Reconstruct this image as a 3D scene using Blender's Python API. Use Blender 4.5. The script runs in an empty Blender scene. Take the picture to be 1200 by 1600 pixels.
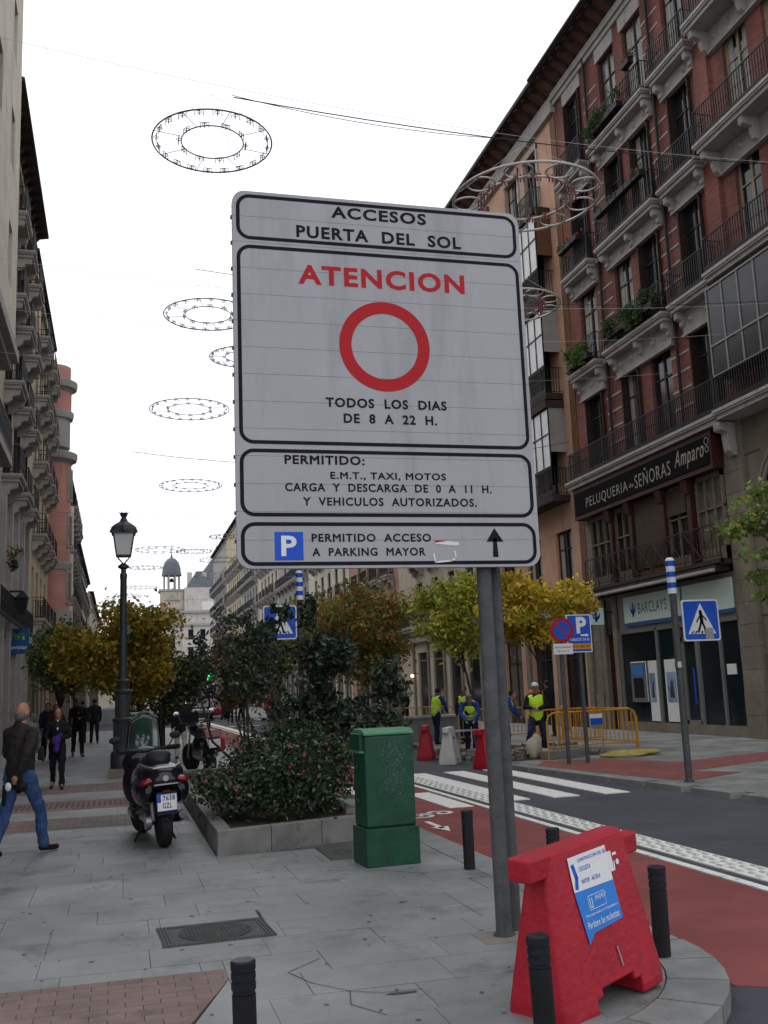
import bpy, bmesh, math, random
import numpy as np
from mathutils import Vector, Matrix, Euler
R = math.radians; PI = math.pi
rnd = random.Random(11); nr = np.random.default_rng(5)
scene = bpy.context.scene
col = scene.collection

# ------------------------------------------------------------------ camera, sky, sun, exposure
M3 = np.array([[0.96728, -0.00905, -0.25357], [-0.24811, -0.17437, -0.95286], [-0.03559, 0.98464, -0.17091]])
F_PX = 1574.357; EYE = 1.75
def set_camera():
    c = np.array([600, 800.]); vs = np.array([185, 1092.]); vv = np.array([240, -8200.])
    f = float(np.sqrt(-np.dot(vs - c, vv - c)))
    d = lambda p: np.array([p[0] - 600, -(p[1] - 800), -f])
    y = d(vs); y /= np.linalg.norm(y)
    z = d(vv); z = z - y * np.dot(y, z); z /= np.linalg.norm(z); x = np.cross(y, z)
    cam = bpy.data.cameras.new('camera'); o = bpy.data.objects.new('camera', cam); col.objects.link(o)
    m = Matrix([list(x), list(y), list(z)]).to_4x4(); m.translation = (0, 0, EYE)
    o.matrix_world = m
    cam.sensor_fit = 'VERTICAL'; cam.sensor_height = 36; cam.lens = 36 * f / 1600
    cam.clip_start = .1; cam.clip_end = 3000
    scene.camera = o
set_camera()
SUN_EL, SUN_AZ = R(58), R(-35)      # azimuth from +Y towards -X
w = bpy.data.worlds.new('World'); scene.world = w; w.use_nodes = True
nt = w.node_tree; nt.nodes.clear()
sky = nt.nodes.new('ShaderNodeTexSky'); sky.sky_type = 'NISHITA'; sky.sun_disc = False
sky.sun_elevation = SUN_EL; sky.sun_rotation = SUN_AZ; sky.air_density = 1.0; sky.dust_density = 3.0
hs = nt.nodes.new('ShaderNodeHueSaturation'); hs.inputs['Saturation'].default_value = .25
mx = nt.nodes.new('ShaderNodeMix'); mx.data_type = 'RGBA'; mx.inputs[0].default_value = .82
mx.inputs[7].default_value = (10.6, 10.9, 11.6, 1)
bg = nt.nodes.new('ShaderNodeBackground'); bg.inputs['Strength'].default_value = .105
wo = nt.nodes.new('ShaderNodeOutputWorld')
nt.links.new(sky.outputs[0], hs.inputs['Color']); nt.links.new(hs.outputs[0], mx.inputs[6])
nt.links.new(mx.outputs[2], bg.inputs[0]); nt.links.new(bg.outputs[0], wo.inputs[0])
sl = bpy.data.lights.new('sun', 'SUN'); sl.energy = .5; sl.angle = R(25); sl.color = (1, .97, .92)
so = bpy.data.objects.new('sun', sl); col.objects.link(so)
dv = Vector((math.sin(SUN_AZ) * math.cos(SUN_EL), math.cos(SUN_AZ) * math.cos(SUN_EL), math.sin(SUN_EL)))
so.rotation_euler = dv.to_track_quat('Z', 'Y').to_euler()
vsn = scene.view_settings; vsn.view_transform = 'Standard'; vsn.look = 'None'; vsn.gamma = 1; vsn.exposure = .3; vsn.use_curve_mapping = False
scene.cycles.max_bounces = 6; scene.cycles.diffuse_bounces = 3; scene.cycles.glossy_bounces = 3; scene.cycles.transmission_bounces = 4

# ------------------------------------------------------------------ materials
MATS = {}
def mat(name, rgb, rough=.8, var=.12, scale=3.0, bump=0., bscale=40., metal=0., spec=.2, rv=0., dirt=None, emit=None, trans=0., alpha=1., detail=4, world=False, coat=0.):
    if name in MATS: return MATS[name]
    m = bpy.data.materials.new(name); m.use_nodes = True; n = m.node_tree; b = n.nodes['Principled BSDF']
    b.inputs['Roughness'].default_value = rough; b.inputs['Metallic'].default_value = metal
    b.inputs['Specular IOR Level'].default_value = spec
    if coat: b.inputs['Coat Weight'].default_value = coat
    tc = n.nodes.new('ShaderNodeTexCoord'); L = n.links.new
    c = list(rgb) + [1]
    cur = None; CO = n.nodes.new('ShaderNodeNewGeometry').outputs['Position'] if world else tc.outputs['Object']
    if var:
        nz = n.nodes.new('ShaderNodeTexNoise'); nz.inputs['Scale'].default_value = scale; nz.inputs['Detail'].default_value = detail
        nz.inputs['Roughness'].default_value = .65
        L(CO, nz.inputs['Vector'])
        mr = n.nodes.new('ShaderNodeMapRange'); mr.inputs[1].default_value = .3; mr.inputs[2].default_value = .7
        mr.inputs[3].default_value = 1 - var; mr.inputs[4].default_value = 1 + var
        L(nz.outputs[0], mr.inputs[0])
        vm = n.nodes.new('ShaderNodeVectorMath'); vm.operation = 'SCALE'; vm.inputs[0].default_value = rgb
        L(mr.outputs[0], vm.inputs['Scale']); cur = vm.outputs[0]
    if dirt:
        dc, ds, dt = dirt[:3]
        nd = n.nodes.new('ShaderNodeTexNoise'); nd.inputs['Scale'].default_value = ds; nd.inputs['Detail'].default_value = 8; nd.inputs['Roughness'].default_value = .7
        if len(dirt) > 3:
            mp = n.nodes.new('ShaderNodeMapping'); mp.inputs['Scale'].default_value = (1, 1, dirt[3]); L(CO, mp.inputs[0]); L(mp.outputs[0], nd.inputs['Vector'])
        else: L(CO, nd.inputs['Vector'])
        m2 = n.nodes.new('ShaderNodeMapRange'); m2.inputs[1].default_value = dt; m2.inputs[2].default_value = dt + .12
        L(nd.outputs[0], m2.inputs[0])
        mm = n.nodes.new('ShaderNodeMix'); mm.data_type = 'RGBA'; L(m2.outputs[0], mm.inputs[0])
        if cur: L(cur, mm.inputs[6])
        else: mm.inputs[6].default_value = c
        mm.inputs[7].default_value = list(dc) + [1]; cur = mm.outputs[2]
    if rv:
        oi = n.nodes.new('ShaderNodeObjectInfo'); m3 = n.nodes.new('ShaderNodeMapRange')
        m3.inputs[3].default_value = 1 - rv; m3.inputs[4].default_value = 1 + rv; L(oi.outputs['Random'], m3.inputs[0])
        v3 = n.nodes.new('ShaderNodeVectorMath'); v3.operation = 'SCALE'
        if cur: L(cur, v3.inputs[0])
        else: v3.inputs[0].default_value = rgb
        L(m3.outputs[0], v3.inputs['Scale']); cur = v3.outputs[0]
    if cur: L(cur, b.inputs['Base Color'])
    else: b.inputs['Base Color'].default_value = c
    if bump:
        nb = n.nodes.new('ShaderNodeTexNoise'); nb.inputs['Scale'].default_value = bscale; nb.inputs['Detail'].default_value = 5
        L(CO, nb.inputs['Vector'])
        bp = n.nodes.new('ShaderNodeBump'); bp.inputs['Strength'].default_value = bump; bp.inputs['Distance'].default_value = .02
        L(nb.outputs[0], bp.inputs['Height']); L(bp.outputs[0], b.inputs['Normal'])
    if emit: b.inputs['Emission Color'].default_value = list(emit[0]) + [1]; b.inputs['Emission Strength'].default_value = emit[1]
    if trans: b.inputs['Transmission Weight'].default_value = trans
    if alpha < 1: b.inputs['Alpha'].default_value = alpha
    MATS[name] = m; return m

def brickmat(name, c1, c2, mortar, axes='YZ', bw=.25, bh=.065, ms=.012, rough=.85, off=.5):
    m = bpy.data.materials.new(name); m.use_nodes = True; n = m.node_tree; b = n.nodes['Principled BSDF']; L = n.links.new
    b.inputs['Roughness'].default_value = rough; b.inputs['Specular IOR Level'].default_value = .25
    tc = n.nodes.new('ShaderNodeTexCoord'); sp = n.nodes.new('ShaderNodeSeparateXYZ'); cb = n.nodes.new('ShaderNodeCombineXYZ')
    L(tc.outputs['Object'], sp.inputs[0]); i = {'X': 0, 'Y': 1, 'Z': 2}
    L(sp.outputs[i[axes[0]]], cb.inputs[0]); L(sp.outputs[i[axes[1]]], cb.inputs[1])
    br = n.nodes.new('ShaderNodeTexBrick'); L(cb.outputs[0], br.inputs[0]); br.inputs['Scale'].default_value = 1
    br.inputs['Brick Width'].default_value = bw; br.inputs['Row Height'].default_value = bh; br.inputs['Mortar Size'].default_value = ms
    br.inputs['Color1'].default_value = list(c1) + [1]; br.inputs['Color2'].default_value = list(c2) + [1]; br.inputs['Mortar'].default_value = list(mortar) + [1]
    br.offset = off
    nz = n.nodes.new('ShaderNodeTexNoise'); nz.inputs['Scale'].default_value = .9; nz.inputs['Detail'].default_value = 8; mpb = n.nodes.new('ShaderNodeMapping'); mpb.inputs['Scale'].default_value = (1, 1, .35); L(tc.outputs['Object'], mpb.inputs[0]); L(mpb.outputs[0], nz.inputs['Vector'])
    mr = n.nodes.new('ShaderNodeMapRange'); mr.inputs[1].default_value = .3; mr.inputs[2].default_value = .7; mr.inputs[3].default_value = .55; mr.inputs[4].default_value = 1.2; L(nz.outputs[0], mr.inputs[0])
    vm = n.nodes.new('ShaderNodeVectorMath'); vm.operation = 'SCALE'; L(br.outputs[0], vm.inputs[0]); L(mr.outputs[0], vm.inputs['Scale']); L(vm.outputs[0], b.inputs['Base Color'])
    bp = n.nodes.new('ShaderNodeBump'); bp.inputs['Strength'].default_value = .4; bp.inputs['Distance'].default_value = .01; bp.invert = True
    L(br.outputs['Fac'], bp.inputs['Height']); L(bp.outputs[0], b.inputs['Normal'])
    MATS[name] = m; return m

def leafmat(name, spec=.35, rough=.5, tr=.35):
    m = bpy.data.materials.new(name); m.use_nodes = True; n = m.node_tree; n.nodes.clear(); L = n.links.new
    at = n.nodes.new('ShaderNodeAttribute'); at.attribute_name = 'col'
    p = n.nodes.new('ShaderNodeBsdfPrincipled'); p.inputs['Roughness'].default_value = rough; p.inputs['Specular IOR Level'].default_value = spec
    t = n.nodes.new('ShaderNodeBsdfTranslucent'); ms = n.nodes.new('ShaderNodeMixShader'); ms.inputs[0].default_value = tr
    o = n.nodes.new('ShaderNodeOutputMaterial')
    L(at.outputs['Color'], p.inputs['Base Color']); L(at.outputs['Color'], t.inputs['Color'])
    L(p.outputs[0], ms.inputs[1]); L(t.outputs[0], ms.inputs[2]); L(ms.outputs[0], o.inputs[0])
    MATS[name] = m; return m

K = {}
K['asphalt'] = mat('asphalt', (.068, .073, .084), .85, .2, 1.1, .5, 180, rv=0, dirt=((.05, .053, .062), .55, .54))
K['bike'] = mat('bike_red', (.21, .06, .056), .85, .22, .8, .4, 160, dirt=((.16, .055, .05), 1.1, .55))
K['white_paint'] = mat('road_white', (.68, .68, .64), .7, .1, 8, .2, 90, dirt=((.25, .25, .25), 9, .56))
K['slab'] = mat('granite_slab', (.2, .208, .204), .55, .26, .9, .25, 60, rv=.09, world=True, dirt=((.112, .117, .115), 1.15, .53), spec=.35, detail=9)
K['mortar'] = mat('mortar', (.085, .088, .09), .95, .2, 5)
K['kerb'] = mat('kerb_granite', (.2, .21, .2), .75, .25, 2, .3, 70, rv=.07, world=True, dirt=((.08, .08, .08), 2.5, .64))
K['granite'] = mat('planter_granite', (.175, .17, .158), .8, .25, 3, .35, 60, rv=.08, world=True, dirt=((.075, .07, .06), 2.2, .58))
K['brickpave'] = mat('paving_brick', (.195, .142, .128), .85, .22, 1.5, .3, 80, rv=.06, world=True, dirt=((.13, .1, .095), 2.5, .56))
brickmat('pave_tex', (.2, .1, .085), (.25, .13, .11), (.12, .08, .07), 'XY', .2, .1, .008)
brickmat('far_pave_tex', (.21, .22, .21), (.25, .255, .245), (.13, .13, .13), 'XY', .6, .4, .012)
K['pavebrick'] = MATS['pave_tex']; K['farpave'] = MATS['far_pave_tex']
brickmat('wall_brick', (.19, .052, .042), (.27, .088, .068), (.15, .08, .068), 'YZ', .25, .07, .012)
K['brick'] = MATS['wall_brick']
K['stucco_w'] = mat('pale_stone_trim', (.34, .32, .3), .8, .16, 1.5, .2, 30, dirt=((.24, .22, .185), 2.2, .56, .2))
K['stone'] = mat('grey_beige_stone', (.19, .165, .13), .85, .2, 1.5, .3, 30, rv=.06, dirt=((.12, .11, .09), 1.2, .6))
K['iron'] = mat('black_iron', (.011, .011, .013), .5, .2, 6, metal=.0, spec=.25)
K['lampiron'] = mat('lamp_iron', (.028, .032, .032), .5, .25, 5, .15, 60, spec=.5)
K['wood_dk'] = mat('dark_wood', (.035, .022, .018), .6, .3, 5)
K['wood_br'] = mat('brown_wood', (.13, .06, .03), .6, .25, 5)
K['wood_red'] = mat('reddish_wood', (.045, .014, .012), .55, .25, 4)
K['glass_dk'] = mat('dark_window_glass', (.014, .017, .021), .1, .4, 1.2, spec=.4)
K['glass_curt'] = mat('curtained_glass', (.1, .1, .09), .25, .45, 3, spec=.6)
K['glass_pale'] = mat('pale_blind_glass', (.48, .48, .47), .22, .2, 1.5, spec=.6)
K['roof'] = mat('roof_tile', (.12, .06, .045), .9, .3, 2)
K['slate'] = mat('slate_dome', (.12, .13, .15), .6, .2, 2)
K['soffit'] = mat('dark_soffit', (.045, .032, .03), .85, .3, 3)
def wallm(n, c, v=.14): return mat(n, c, .88, v, .9, .15, 20, dirt=(tuple(x * .55 for x in c), 1.6, .56, .14))
K['orange'] = wallm('orange_stucco', (.5, .3, .21))
K['cream'] = wallm('cream_stucco', (.56, .52, .42))
K['beige'] = wallm('beige_stucco', (.46, .41, .32))
K['pinkish'] = wallm('pink_stucco', (.42, .24, .19))
K['redst'] = wallm('red_stucco', (.44, .22, .18))
K['greyst'] = wallm('grey_stucco', (.3, .29, .27))
K['whitest'] = wallm('white_stucco', (.52, .49, .44))
K['yellst'] = wallm('yellow_cream_stucco', (.44, .37, .25))
K['alu'] = mat('sign_aluminium', (.35, .345, .36), .5, .05, 2.5, spec=.4, dirt=((.295, .29, .3), 2.6, .5, .16))
K['alu_edge'] = mat('sign_edge', (.4, .41, .38), .45, .1, 5)
K['galv'] = mat('painted_steel_pole', (.072, .076, .078), .5, .3, 9, .15, 50, dirt=((.11, .11, .11), 9, .62))
K['ink'] = mat('black_print', (.012, .012, .016), .6, .1, 5, spec=.08)
K['redprint'] = mat('red_print', (.4, .008, .014), .45, .06, 5)
K['blueprint'] = mat('blue_print', (.012, .085, .5), .4, .08, 5)
K['whitep'] = mat('white_print', (.7, .7, .7), .45, .06, 5)
K['greyprint'] = mat('grey_print', (.2, .22, .26), .6, .15, 8)
K['redpl'] = mat('red_plastic', (.36, .008, .022), .5, .14, 3, .3, 25, spec=.35, dirt=((.2, .014, .022), 3.5, .57))
K['whitepl'] = mat('white_plastic', (.55, .55, .52), .5, .14, 4, dirt=((.25, .24, .2), 4, .6))
K['green'] = mat('green_cabinet_paint', (.003, .052, .025), .45, .35, 4, .15, 40, dirt=((.012, .075, .042), 8, .6), spec=.4)
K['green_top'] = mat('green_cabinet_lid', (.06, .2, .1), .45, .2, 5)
K['soil'] = mat('soil', (.05, .036, .025), .95, .4, 8, .8, 30)
K['bark'] = mat('bark', (.055, .045, .035), .9, .35, 9, .8, 30)
K['yellow'] = mat('yellow_barrier_paint', (.5, .24, .03), .45, .2, 8, dirt=((.25, .13, .05), 9, .64))
K['rubber'] = mat('rubber', (.016, .016, .017), .75, .2, 20)
K['gloss'] = mat('glossy_black_paint', (.006, .006, .011), .2, 0, spec=.35, coat=.25)
K['blackpl'] = mat('black_plastic', (.018, .018, .02), .55, .15, 12)
K['chrome'] = mat('chrome', (.6, .6, .62), .2, 0, metal=1)
K['steel'] = mat('brushed_steel', (.4, .4, .42), .35, .1, 12, metal=.9)
K['taillight'] = mat('red_lens', (.2, .004, .006), .15, 0, spec=.6)
K['amber'] = mat('amber_lens', (.6, .2, .02), .2, 0)
K['windshield'] = mat('windshield', (.85, .9, .9), .04, 0, trans=1., spec=.5)
K['seat'] = mat('black_seat_vinyl', (.02, .02, .022), .5, .2, 10, .2, 60)
K['skin'] = mat('skin', (.34, .17, .12), .55, .15, 14)
K['lampglass'] = mat('opal_lamp_glass', (.62, .62, .6), .3, .05, 3)
K['vest'] = mat('hi_vis_vest', (.55, .85, .04), .65, .15, 9)
K['silver'] = mat('reflective_tape', (.6, .62, .62), .35, .05, 9)
K['navy'] = mat('navy_cloth', (.012, .018, .05), .85, .25, 9, .3, 25)
K['bluecl'] = mat('blue_cloth', (.02, .045, .2), .85, .2, 9, .3, 25)
K['denim'] = mat('denim', (.035, .07, .17), .85, .35, 9, .6, 22, dirt=((.07, .12, .25), 5, .58))
K['blackcl'] = mat('black_cloth', (.013, .013, .016), .9, .3, 6, .5, 18)
K['browncl'] = mat('dark_brown_jacket', (.022, .018, .017), .75, .3, 6, .5, 14)
K['greycl'] = mat('grey_cloth', (.12, .13, .125), .9, .2, 7, .4, 20)
K['greencl'] = mat('grey_green_cloth', (.09, .105, .08), .9, .2, 7, .4, 20)
K['creamcl'] = mat('cream_cloth', (.42, .38, .3), .9, .15, 7, .4, 20)
K['redcl'] = mat('red_cloth', (.36, .02, .03), .9, .2, 7, .3, 20)
K['purplecl'] = mat('purple_scarf', (.06, .03, .2), .85, .3, 20)
K['orangecl'] = mat('orange_cloth', (.5, .2, .06), .9, .2, 7)
K['whitecl'] = mat('white_cloth', (.6, .6, .6), .9, .1, 7)
K['shoe'] = mat('shoe_leather', (.015, .013, .013), .4, .2, 12)
K['hair_dk'] = mat('dark_hair', (.02, .012, .01), .6, .3, 30)
K['hair_red'] = mat('auburn_hair', (.07, .02, .012), .6, .3, 30)
K['hair_grey'] = mat('grey_hair', (.12, .11, .1), .7, .3, 30)
K['manhole'] = mat('cast_iron_cover', (.075, .075, .072), .6, .25, 9, .5, 60, metal=.3)
K['ringwire'] = mat('ring_metal', (.5, .48, .44), .5, .1, 10, metal=.3)
K['ringwire2'] = mat('ring_metal_dark', (.1, .09, .08), .6, .1, 10)
K['bulb'] = mat('dull_red_bulb', (.16, .035, .03), .3, .2, 20)
K['cable'] = mat('cable_black', (.02, .02, .022), .6, 0)
K['wire'] = mat('thin_wire', (.45, .45, .47), .6, 0)  # pale grey: the sky glare that washes thin wires out is painted in
K['leaf'] = leafmat('leaf'); K['leafdark'] = leafmat('leaf_glossy', .35, .42, .12)
K['bankgreen'] = mat('pale_fascia', (.62, .74, .68), .45, .04, 2)
K['teal'] = mat('fascia_lettering', (.01, .1, .18), .4, 0)
K['gold'] = mat('sign_lettering_pale', (.25, .235, .18), .5, .1, 8)
K['alframe'] = mat('aluminium_frame', (.2, .2, .19), .45, .1, 5, metal=.3)
K['rubble'] = mat('rubble', (.16, .14, .12), .95, .3, 6, .8, 20)
K['tiles_y'] = mat('yellow_hose', (.4, .33, .1), .6, .2, 8)

# ------------------------------------------------------------------ mesh builder
class MB:
    def __init__(s): s.v = []; s.f = []; s.mi = []; s.cur = 0
    def add(s, vs, fs):
        o = len(s.v); s.v += [tuple(v) for v in vs]; s.f += [tuple(i + o for i in f) for f in fs]; s.mi += [s.cur] * len(fs); return s
    def box(s, x0, x1, y0, y1, z0, z1):
        return s.add([(x0, y0, z0), (x1, y0, z0), (x1, y1, z0), (x0, y1, z0), (x0, y0, z1), (x1, y0, z1), (x1, y1, z1), (x0, y1, z1)],
                     [(0, 3, 2, 1), (4, 5, 6, 7), (0, 1, 5, 4), (1, 2, 6, 5), (2, 3, 7, 6), (3, 0, 4, 7)])
    def obox(s, c, size, rot=(0, 0, 0)):
        m = Euler(rot).to_matrix(); h = Vector(size) / 2; c = Vector(c)
        vs = [c + m @ Vector((a * h.x, b * h.y, d * h.z)) for d in (-1, 1) for a, b in ((-1, -1), (1, -1), (1, 1), (-1, 1))]
        return s.add(vs, [(0, 3, 2, 1), (4, 5, 6, 7), (0, 1, 5, 4), (1, 2, 6, 5), (2, 3, 7, 6), (3, 0, 4, 7)])
    def frus(s, c0, s0, c1, s1):   # box frustum: bottom centre/size, top centre/size
        vs = []
        for c, z in ((c0, s0), (c1, s1)):
            for a, b in ((-1, -1), (1, -1), (1, 1), (-1, 1)): vs.append((c[0] + a * z[0] / 2, c[1] + b * z[1] / 2, c[2]))
        return s.add(vs, [(0, 3, 2, 1), (4, 5, 6, 7), (0, 1, 5, 4), (1, 2, 6, 5), (2, 3, 7, 6), (3, 0, 4, 7)])
    def tube(s, pts, r, n=8, cap=True, closed=False):
        pts = [Vector(p) for p in pts]; rs = r if isinstance(r, (list, tuple)) else [r] * len(pts); N = len(pts); vs = []
        up = None
        for i, p in enumerate(pts):
            a = pts[i - 1] if (i > 0 or closed) else p; b = pts[(i + 1) % N] if (i < N - 1 or closed) else p
            t = (b - a).normalized() if (b - a).length > 1e-9 else Vector((0, 0, 1))
            if up is None: up = Vector((0, 0, 1)) if abs(t.z) < .9 else Vector((1, 0, 0))
            x = t.cross(up)
            if x.length < 1e-4: up = Vector((1, 0, 0)) if abs(t.x) < .9 else Vector((0, 1, 0)); x = t.cross(up)
            x.normalize(); y = x.cross(t).normalized(); up = y
            for k in range(n):
                an = 2 * PI * k / n; vs.append(p + x * (math.cos(an) * rs[i]) + y * (math.sin(an) * rs[i]))
        fs = []
        for i in range(N if closed else N - 1):
            j = (i + 1) % N
            for k in range(n): fs.append((i * n + k, i * n + (k + 1) % n, j * n + (k + 1) % n, j * n + k))
        if cap and not closed: fs += [tuple(range(n - 1, -1, -1)), tuple((N - 1) * n + k for k in range(n))]
        return s.add(vs, fs)
    def ring(s, c, r, t, n=40, m=6, axis='Z', ry=None):
        c = Vector(c); ry = ry or r; pts = []
        for i in range(n):
            a = 2 * PI * i / n; q = (math.cos(a) * r, math.sin(a) * ry)
            pts.append(c + (Vector((q[0], q[1], 0)) if axis == 'Z' else Vector((q[0], 0, q[1])) if axis == 'Y' else Vector((0, q[0], q[1]))))
        return s.tube(pts, t, m, False, True)
    def lathe(s, prof, n=24, c=(0, 0, 0), a0=0, a1=2 * PI, axis='Z'):
        full = abs(a1 - a0 - 2 * PI) < 1e-6; vs = []; m = n if full else n + 1
        for (r, z) in prof:
            for k in range(m):
                a = a0 + (a1 - a0) * k / n; x, y = r * math.cos(a), r * math.sin(a)
                p = (x, y, z) if axis == 'Z' else (x, z, y) if axis == 'Y' else (z, x, y)
                vs.append((p[0] + c[0], p[1] + c[1], p[2] + c[2]))
        fs = []
        for i in range(len(prof) - 1):
            for k in range(n):
                k2 = (k + 1) % m
                fs.append((i * m + k, i * m + k2, (i + 1) * m + k2, (i + 1) * m + k))
        if full:
            if prof[0][0] > 1e-4: fs.append(tuple(range(m - 1, -1, -1)))
            if prof[-1][0] > 1e-4: fs.append(tuple((len(prof) - 1) * m + k for k in range(m)))
        return s.add(vs, fs)
    def sph(s, c, r, n=12, m=8, rot=None):
        r = (r, r, r) if isinstance(r, (int, float)) else r; vs = []; mt = Euler(rot).to_matrix() if rot else None
        for i in range(m + 1):
            t = PI * i / m
            for k in range(n):
                a = 2 * PI * k / n
                v = Vector((r[0] * math.sin(t) * math.cos(a), r[1] * math.sin(t) * math.sin(a), r[2] * math.cos(t)))
                if mt: v = mt @ v
                vs.append(v + Vector(c))
        fs = [(i * n + k, (i + 1) * n + k, (i + 1) * n + (k + 1) % n, i * n + (k + 1) % n) for i in range(m) for k in range(n)]
        return s.add(vs, fs)
    def cap(s, p0, r0, p1, r1, n=12):   # tapered capsule
        p0 = Vector(p0); p1 = Vector(p1); d = p1 - p0; L = d.length
        t = d / L if L > 1e-6 else Vector((0, 0, 1)); pts = []; rr = []
        for a in (85, 60, 30, 0): pts.append(p0 - t * r0 * math.sin(R(a))); rr.append(r0 * math.cos(R(a)))
        for a in (0, 30, 60, 85): pts.append(p1 + t * r1 * math.sin(R(a))); rr.append(r1 * math.cos(R(a)))
        return s.tube(pts, rr, n)
    def prism(s, poly, d0, d1, plane='XY'):   # polygon extruded along the missing axis
        f = {'XY': lambda p, d: (p[0], p[1], d), 'XZ': lambda p, d: (p[0], d, p[1]), 'YZ': lambda p, d: (d, p[0], p[1])}[plane]
        n = len(poly); vs = [f(p, d0) for p in poly] + [f(p, d1) for p in poly]
        return s.add(vs, [tuple(range(n - 1, -1, -1)), tuple(range(n, 2 * n))] + [(i, (i + 1) % n, n + (i + 1) % n, n + i) for i in range(n)])
    def cells(s, us, ws, keep, d0, d1, plane='YZ'):   # solid made of kept grid cells; d0/d1 may be functions of (u, w)
        f = {'YZ': lambda u, w, d: (d, u, w), 'XZ': lambda u, w, d: (u, d, w)}[plane]
        D0 = d0 if callable(d0) else (lambda u, w: d0); D1 = d1 if callable(d1) else (lambda u, w: d1)
        idx = {}; vs = []; fs = []
        def V(i, j, b):
            k = (i, j, b)
            if k not in idx: idx[k] = len(vs); vs.append(f(us[i], ws[j], (D1 if b else D0)(us[i], ws[j])))
            return idx[k]
        nu, nw = len(us) - 1, len(ws) - 1; kp = lambda i, j: 0 <= i < nu and 0 <= j < nw and keep(i, j)
        for i in range(nu):
            for j in range(nw):
                if not kp(i, j): continue
                fs.append((V(i, j, 0), V(i, j + 1, 0), V(i + 1, j + 1, 0), V(i + 1, j, 0)))
                fs.append((V(i, j, 1), V(i + 1, j, 1), V(i + 1, j + 1, 1), V(i, j + 1, 1)))
                if not kp(i - 1, j): fs.append((V(i, j, 0), V(i, j, 1), V(i, j + 1, 1), V(i, j + 1, 0)))
                if not kp(i + 1, j): fs.append((V(i + 1, j, 0), V(i + 1, j + 1, 0), V(i + 1, j + 1, 1), V(i + 1, j, 1)))
                if not kp(i, j - 1): fs.append((V(i, j, 0), V(i + 1, j, 0), V(i + 1, j, 1), V(i, j, 1)))
                if not kp(i, j + 1): fs.append((V(i, j + 1, 0), V(i, j + 1, 1), V(i + 1, j + 1, 1), V(i + 1, j + 1, 0)))
        return s.add(vs, fs)
    def mesh(s, name, mats, smooth=False):
        me = bpy.data.meshes.new(name); me.from_pydata([tuple(v) for v in s.v], [], s.f)
        for m in (mats if isinstance(mats, (list, tuple)) else [mats]): me.materials.append(m)
        if any(s.mi): me.polygons.foreach_set('material_index', s.mi)
        bm = bmesh.new(); bm.from_mesh(me); bmesh.ops.recalc_face_normals(bm, faces=bm.faces); bm.to_mesh(me); bm.free()
        if smooth: me.polygons.foreach_set('use_smooth', [True] * len(me.polygons)); me.set_sharp_from_angle(angle=R(40))
        me.update(); return me
    def build(s, name, mats, parent=None, smooth=False, loc=(0, 0, 0), rot=(0, 0, 0), bevel=0, label=None):
        o = link(name, s.mesh(name, mats, smooth), parent, loc, rot, label)
        if bevel: bev(o, bevel)
        return o
def bev(o, w, seg=2):
    b = o.modifiers.new('bevel', 'BEVEL'); b.width = w; b.segments = seg; b.limit_method = 'ANGLE'; b.angle_limit = R(35); return o
def link(name, me, parent=None, loc=(0, 0, 0), rot=(0, 0, 0), label=None):
    o = bpy.data.objects.new(name, me); col.objects.link(o); o.location = loc; o.rotation_euler = rot
    if parent: o.parent = parent
    if label: o['label'] = label
    return o
def thing(name, label, cat, loc=(0, 0, 0), rz=0, group=None, me=None, rot=None):
    o = bpy.data.objects.new(name, me); col.objects.link(o); o.location = loc; o.rotation_euler = rot or (0, 0, rz)
    o['label'] = label; o['category'] = cat
    if group: o['group'] = group
    return o
def struct(o): o['kind'] = 'structure'; return o
def stuff(o): o['kind'] = 'stuff'; return o
def copy_thing(src, label, loc, rz, group=None):
    mp = {}
    def cp(o, par):
        c = o.copy(); col.objects.link(c)
        if par: c.parent = par
        for ch in o.children: cp(ch, c)
        return c
    c = cp(src, None); c.location = loc; c.rotation_euler = (0, 0, rz); c['label'] = label
    if group: c['group'] = group
    return c
X_, Y_, Z_ = Vector((1, 0, 0)), Vector((0, 1, 0)), Vector((0, 0, 1))
def text(s, w, h, m, parent, o, u, v, name='lettering', bold=.02, off=.001, italic=0., eq=True, sp=1.14):
    cu = bpy.data.curves.new('t', 'FONT'); cu.body = s; cu.size = 1; cu.bevel_depth = max(bold, 0) * .9; cu.bevel_resolution = 0; cu.resolution_u = 3; cu.space_character = sp; cu.shear = italic
    t = bpy.data.objects.new('t', cu); col.objects.link(t)
    dg = bpy.context.evaluated_depsgraph_get(); me = bpy.data.meshes.new_from_object(t.evaluated_get(dg)); bpy.data.objects.remove(t); bpy.data.curves.remove(cu)
    bm = bmesh.new(); bm.from_mesh(me); bmesh.ops.delete(bm, geom=[f for f in bm.faces if f.normal.z < .05], context='FACES_ONLY'); bm.to_mesh(me); bm.free()
    n = len(me.vertices); a = np.zeros(n * 3); me.vertices.foreach_get('co', a); a = a.reshape(-1, 3)
    mn, mxx = a.min(0), a.max(0); sx = w / (mxx[0] - mn[0]); sy = h / (mxx[1] - mn[1])
    u = Vector(u).normalized(); v = Vector(v).normalized(); nn = u.cross(v)
    U, V, N = np.array(u), np.array(v), np.array(nn)
    p = np.array(o)[None] + (a[:, :1] - mn[0]) * sx * U + (a[:, 1:2] - mn[1]) * sy * V + off * N
    me.vertices.foreach_set('co', p.ravel()); me.materials.clear(); me.materials.append(m); me.update(); me.name = name
    return link(name, me, parent)
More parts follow.
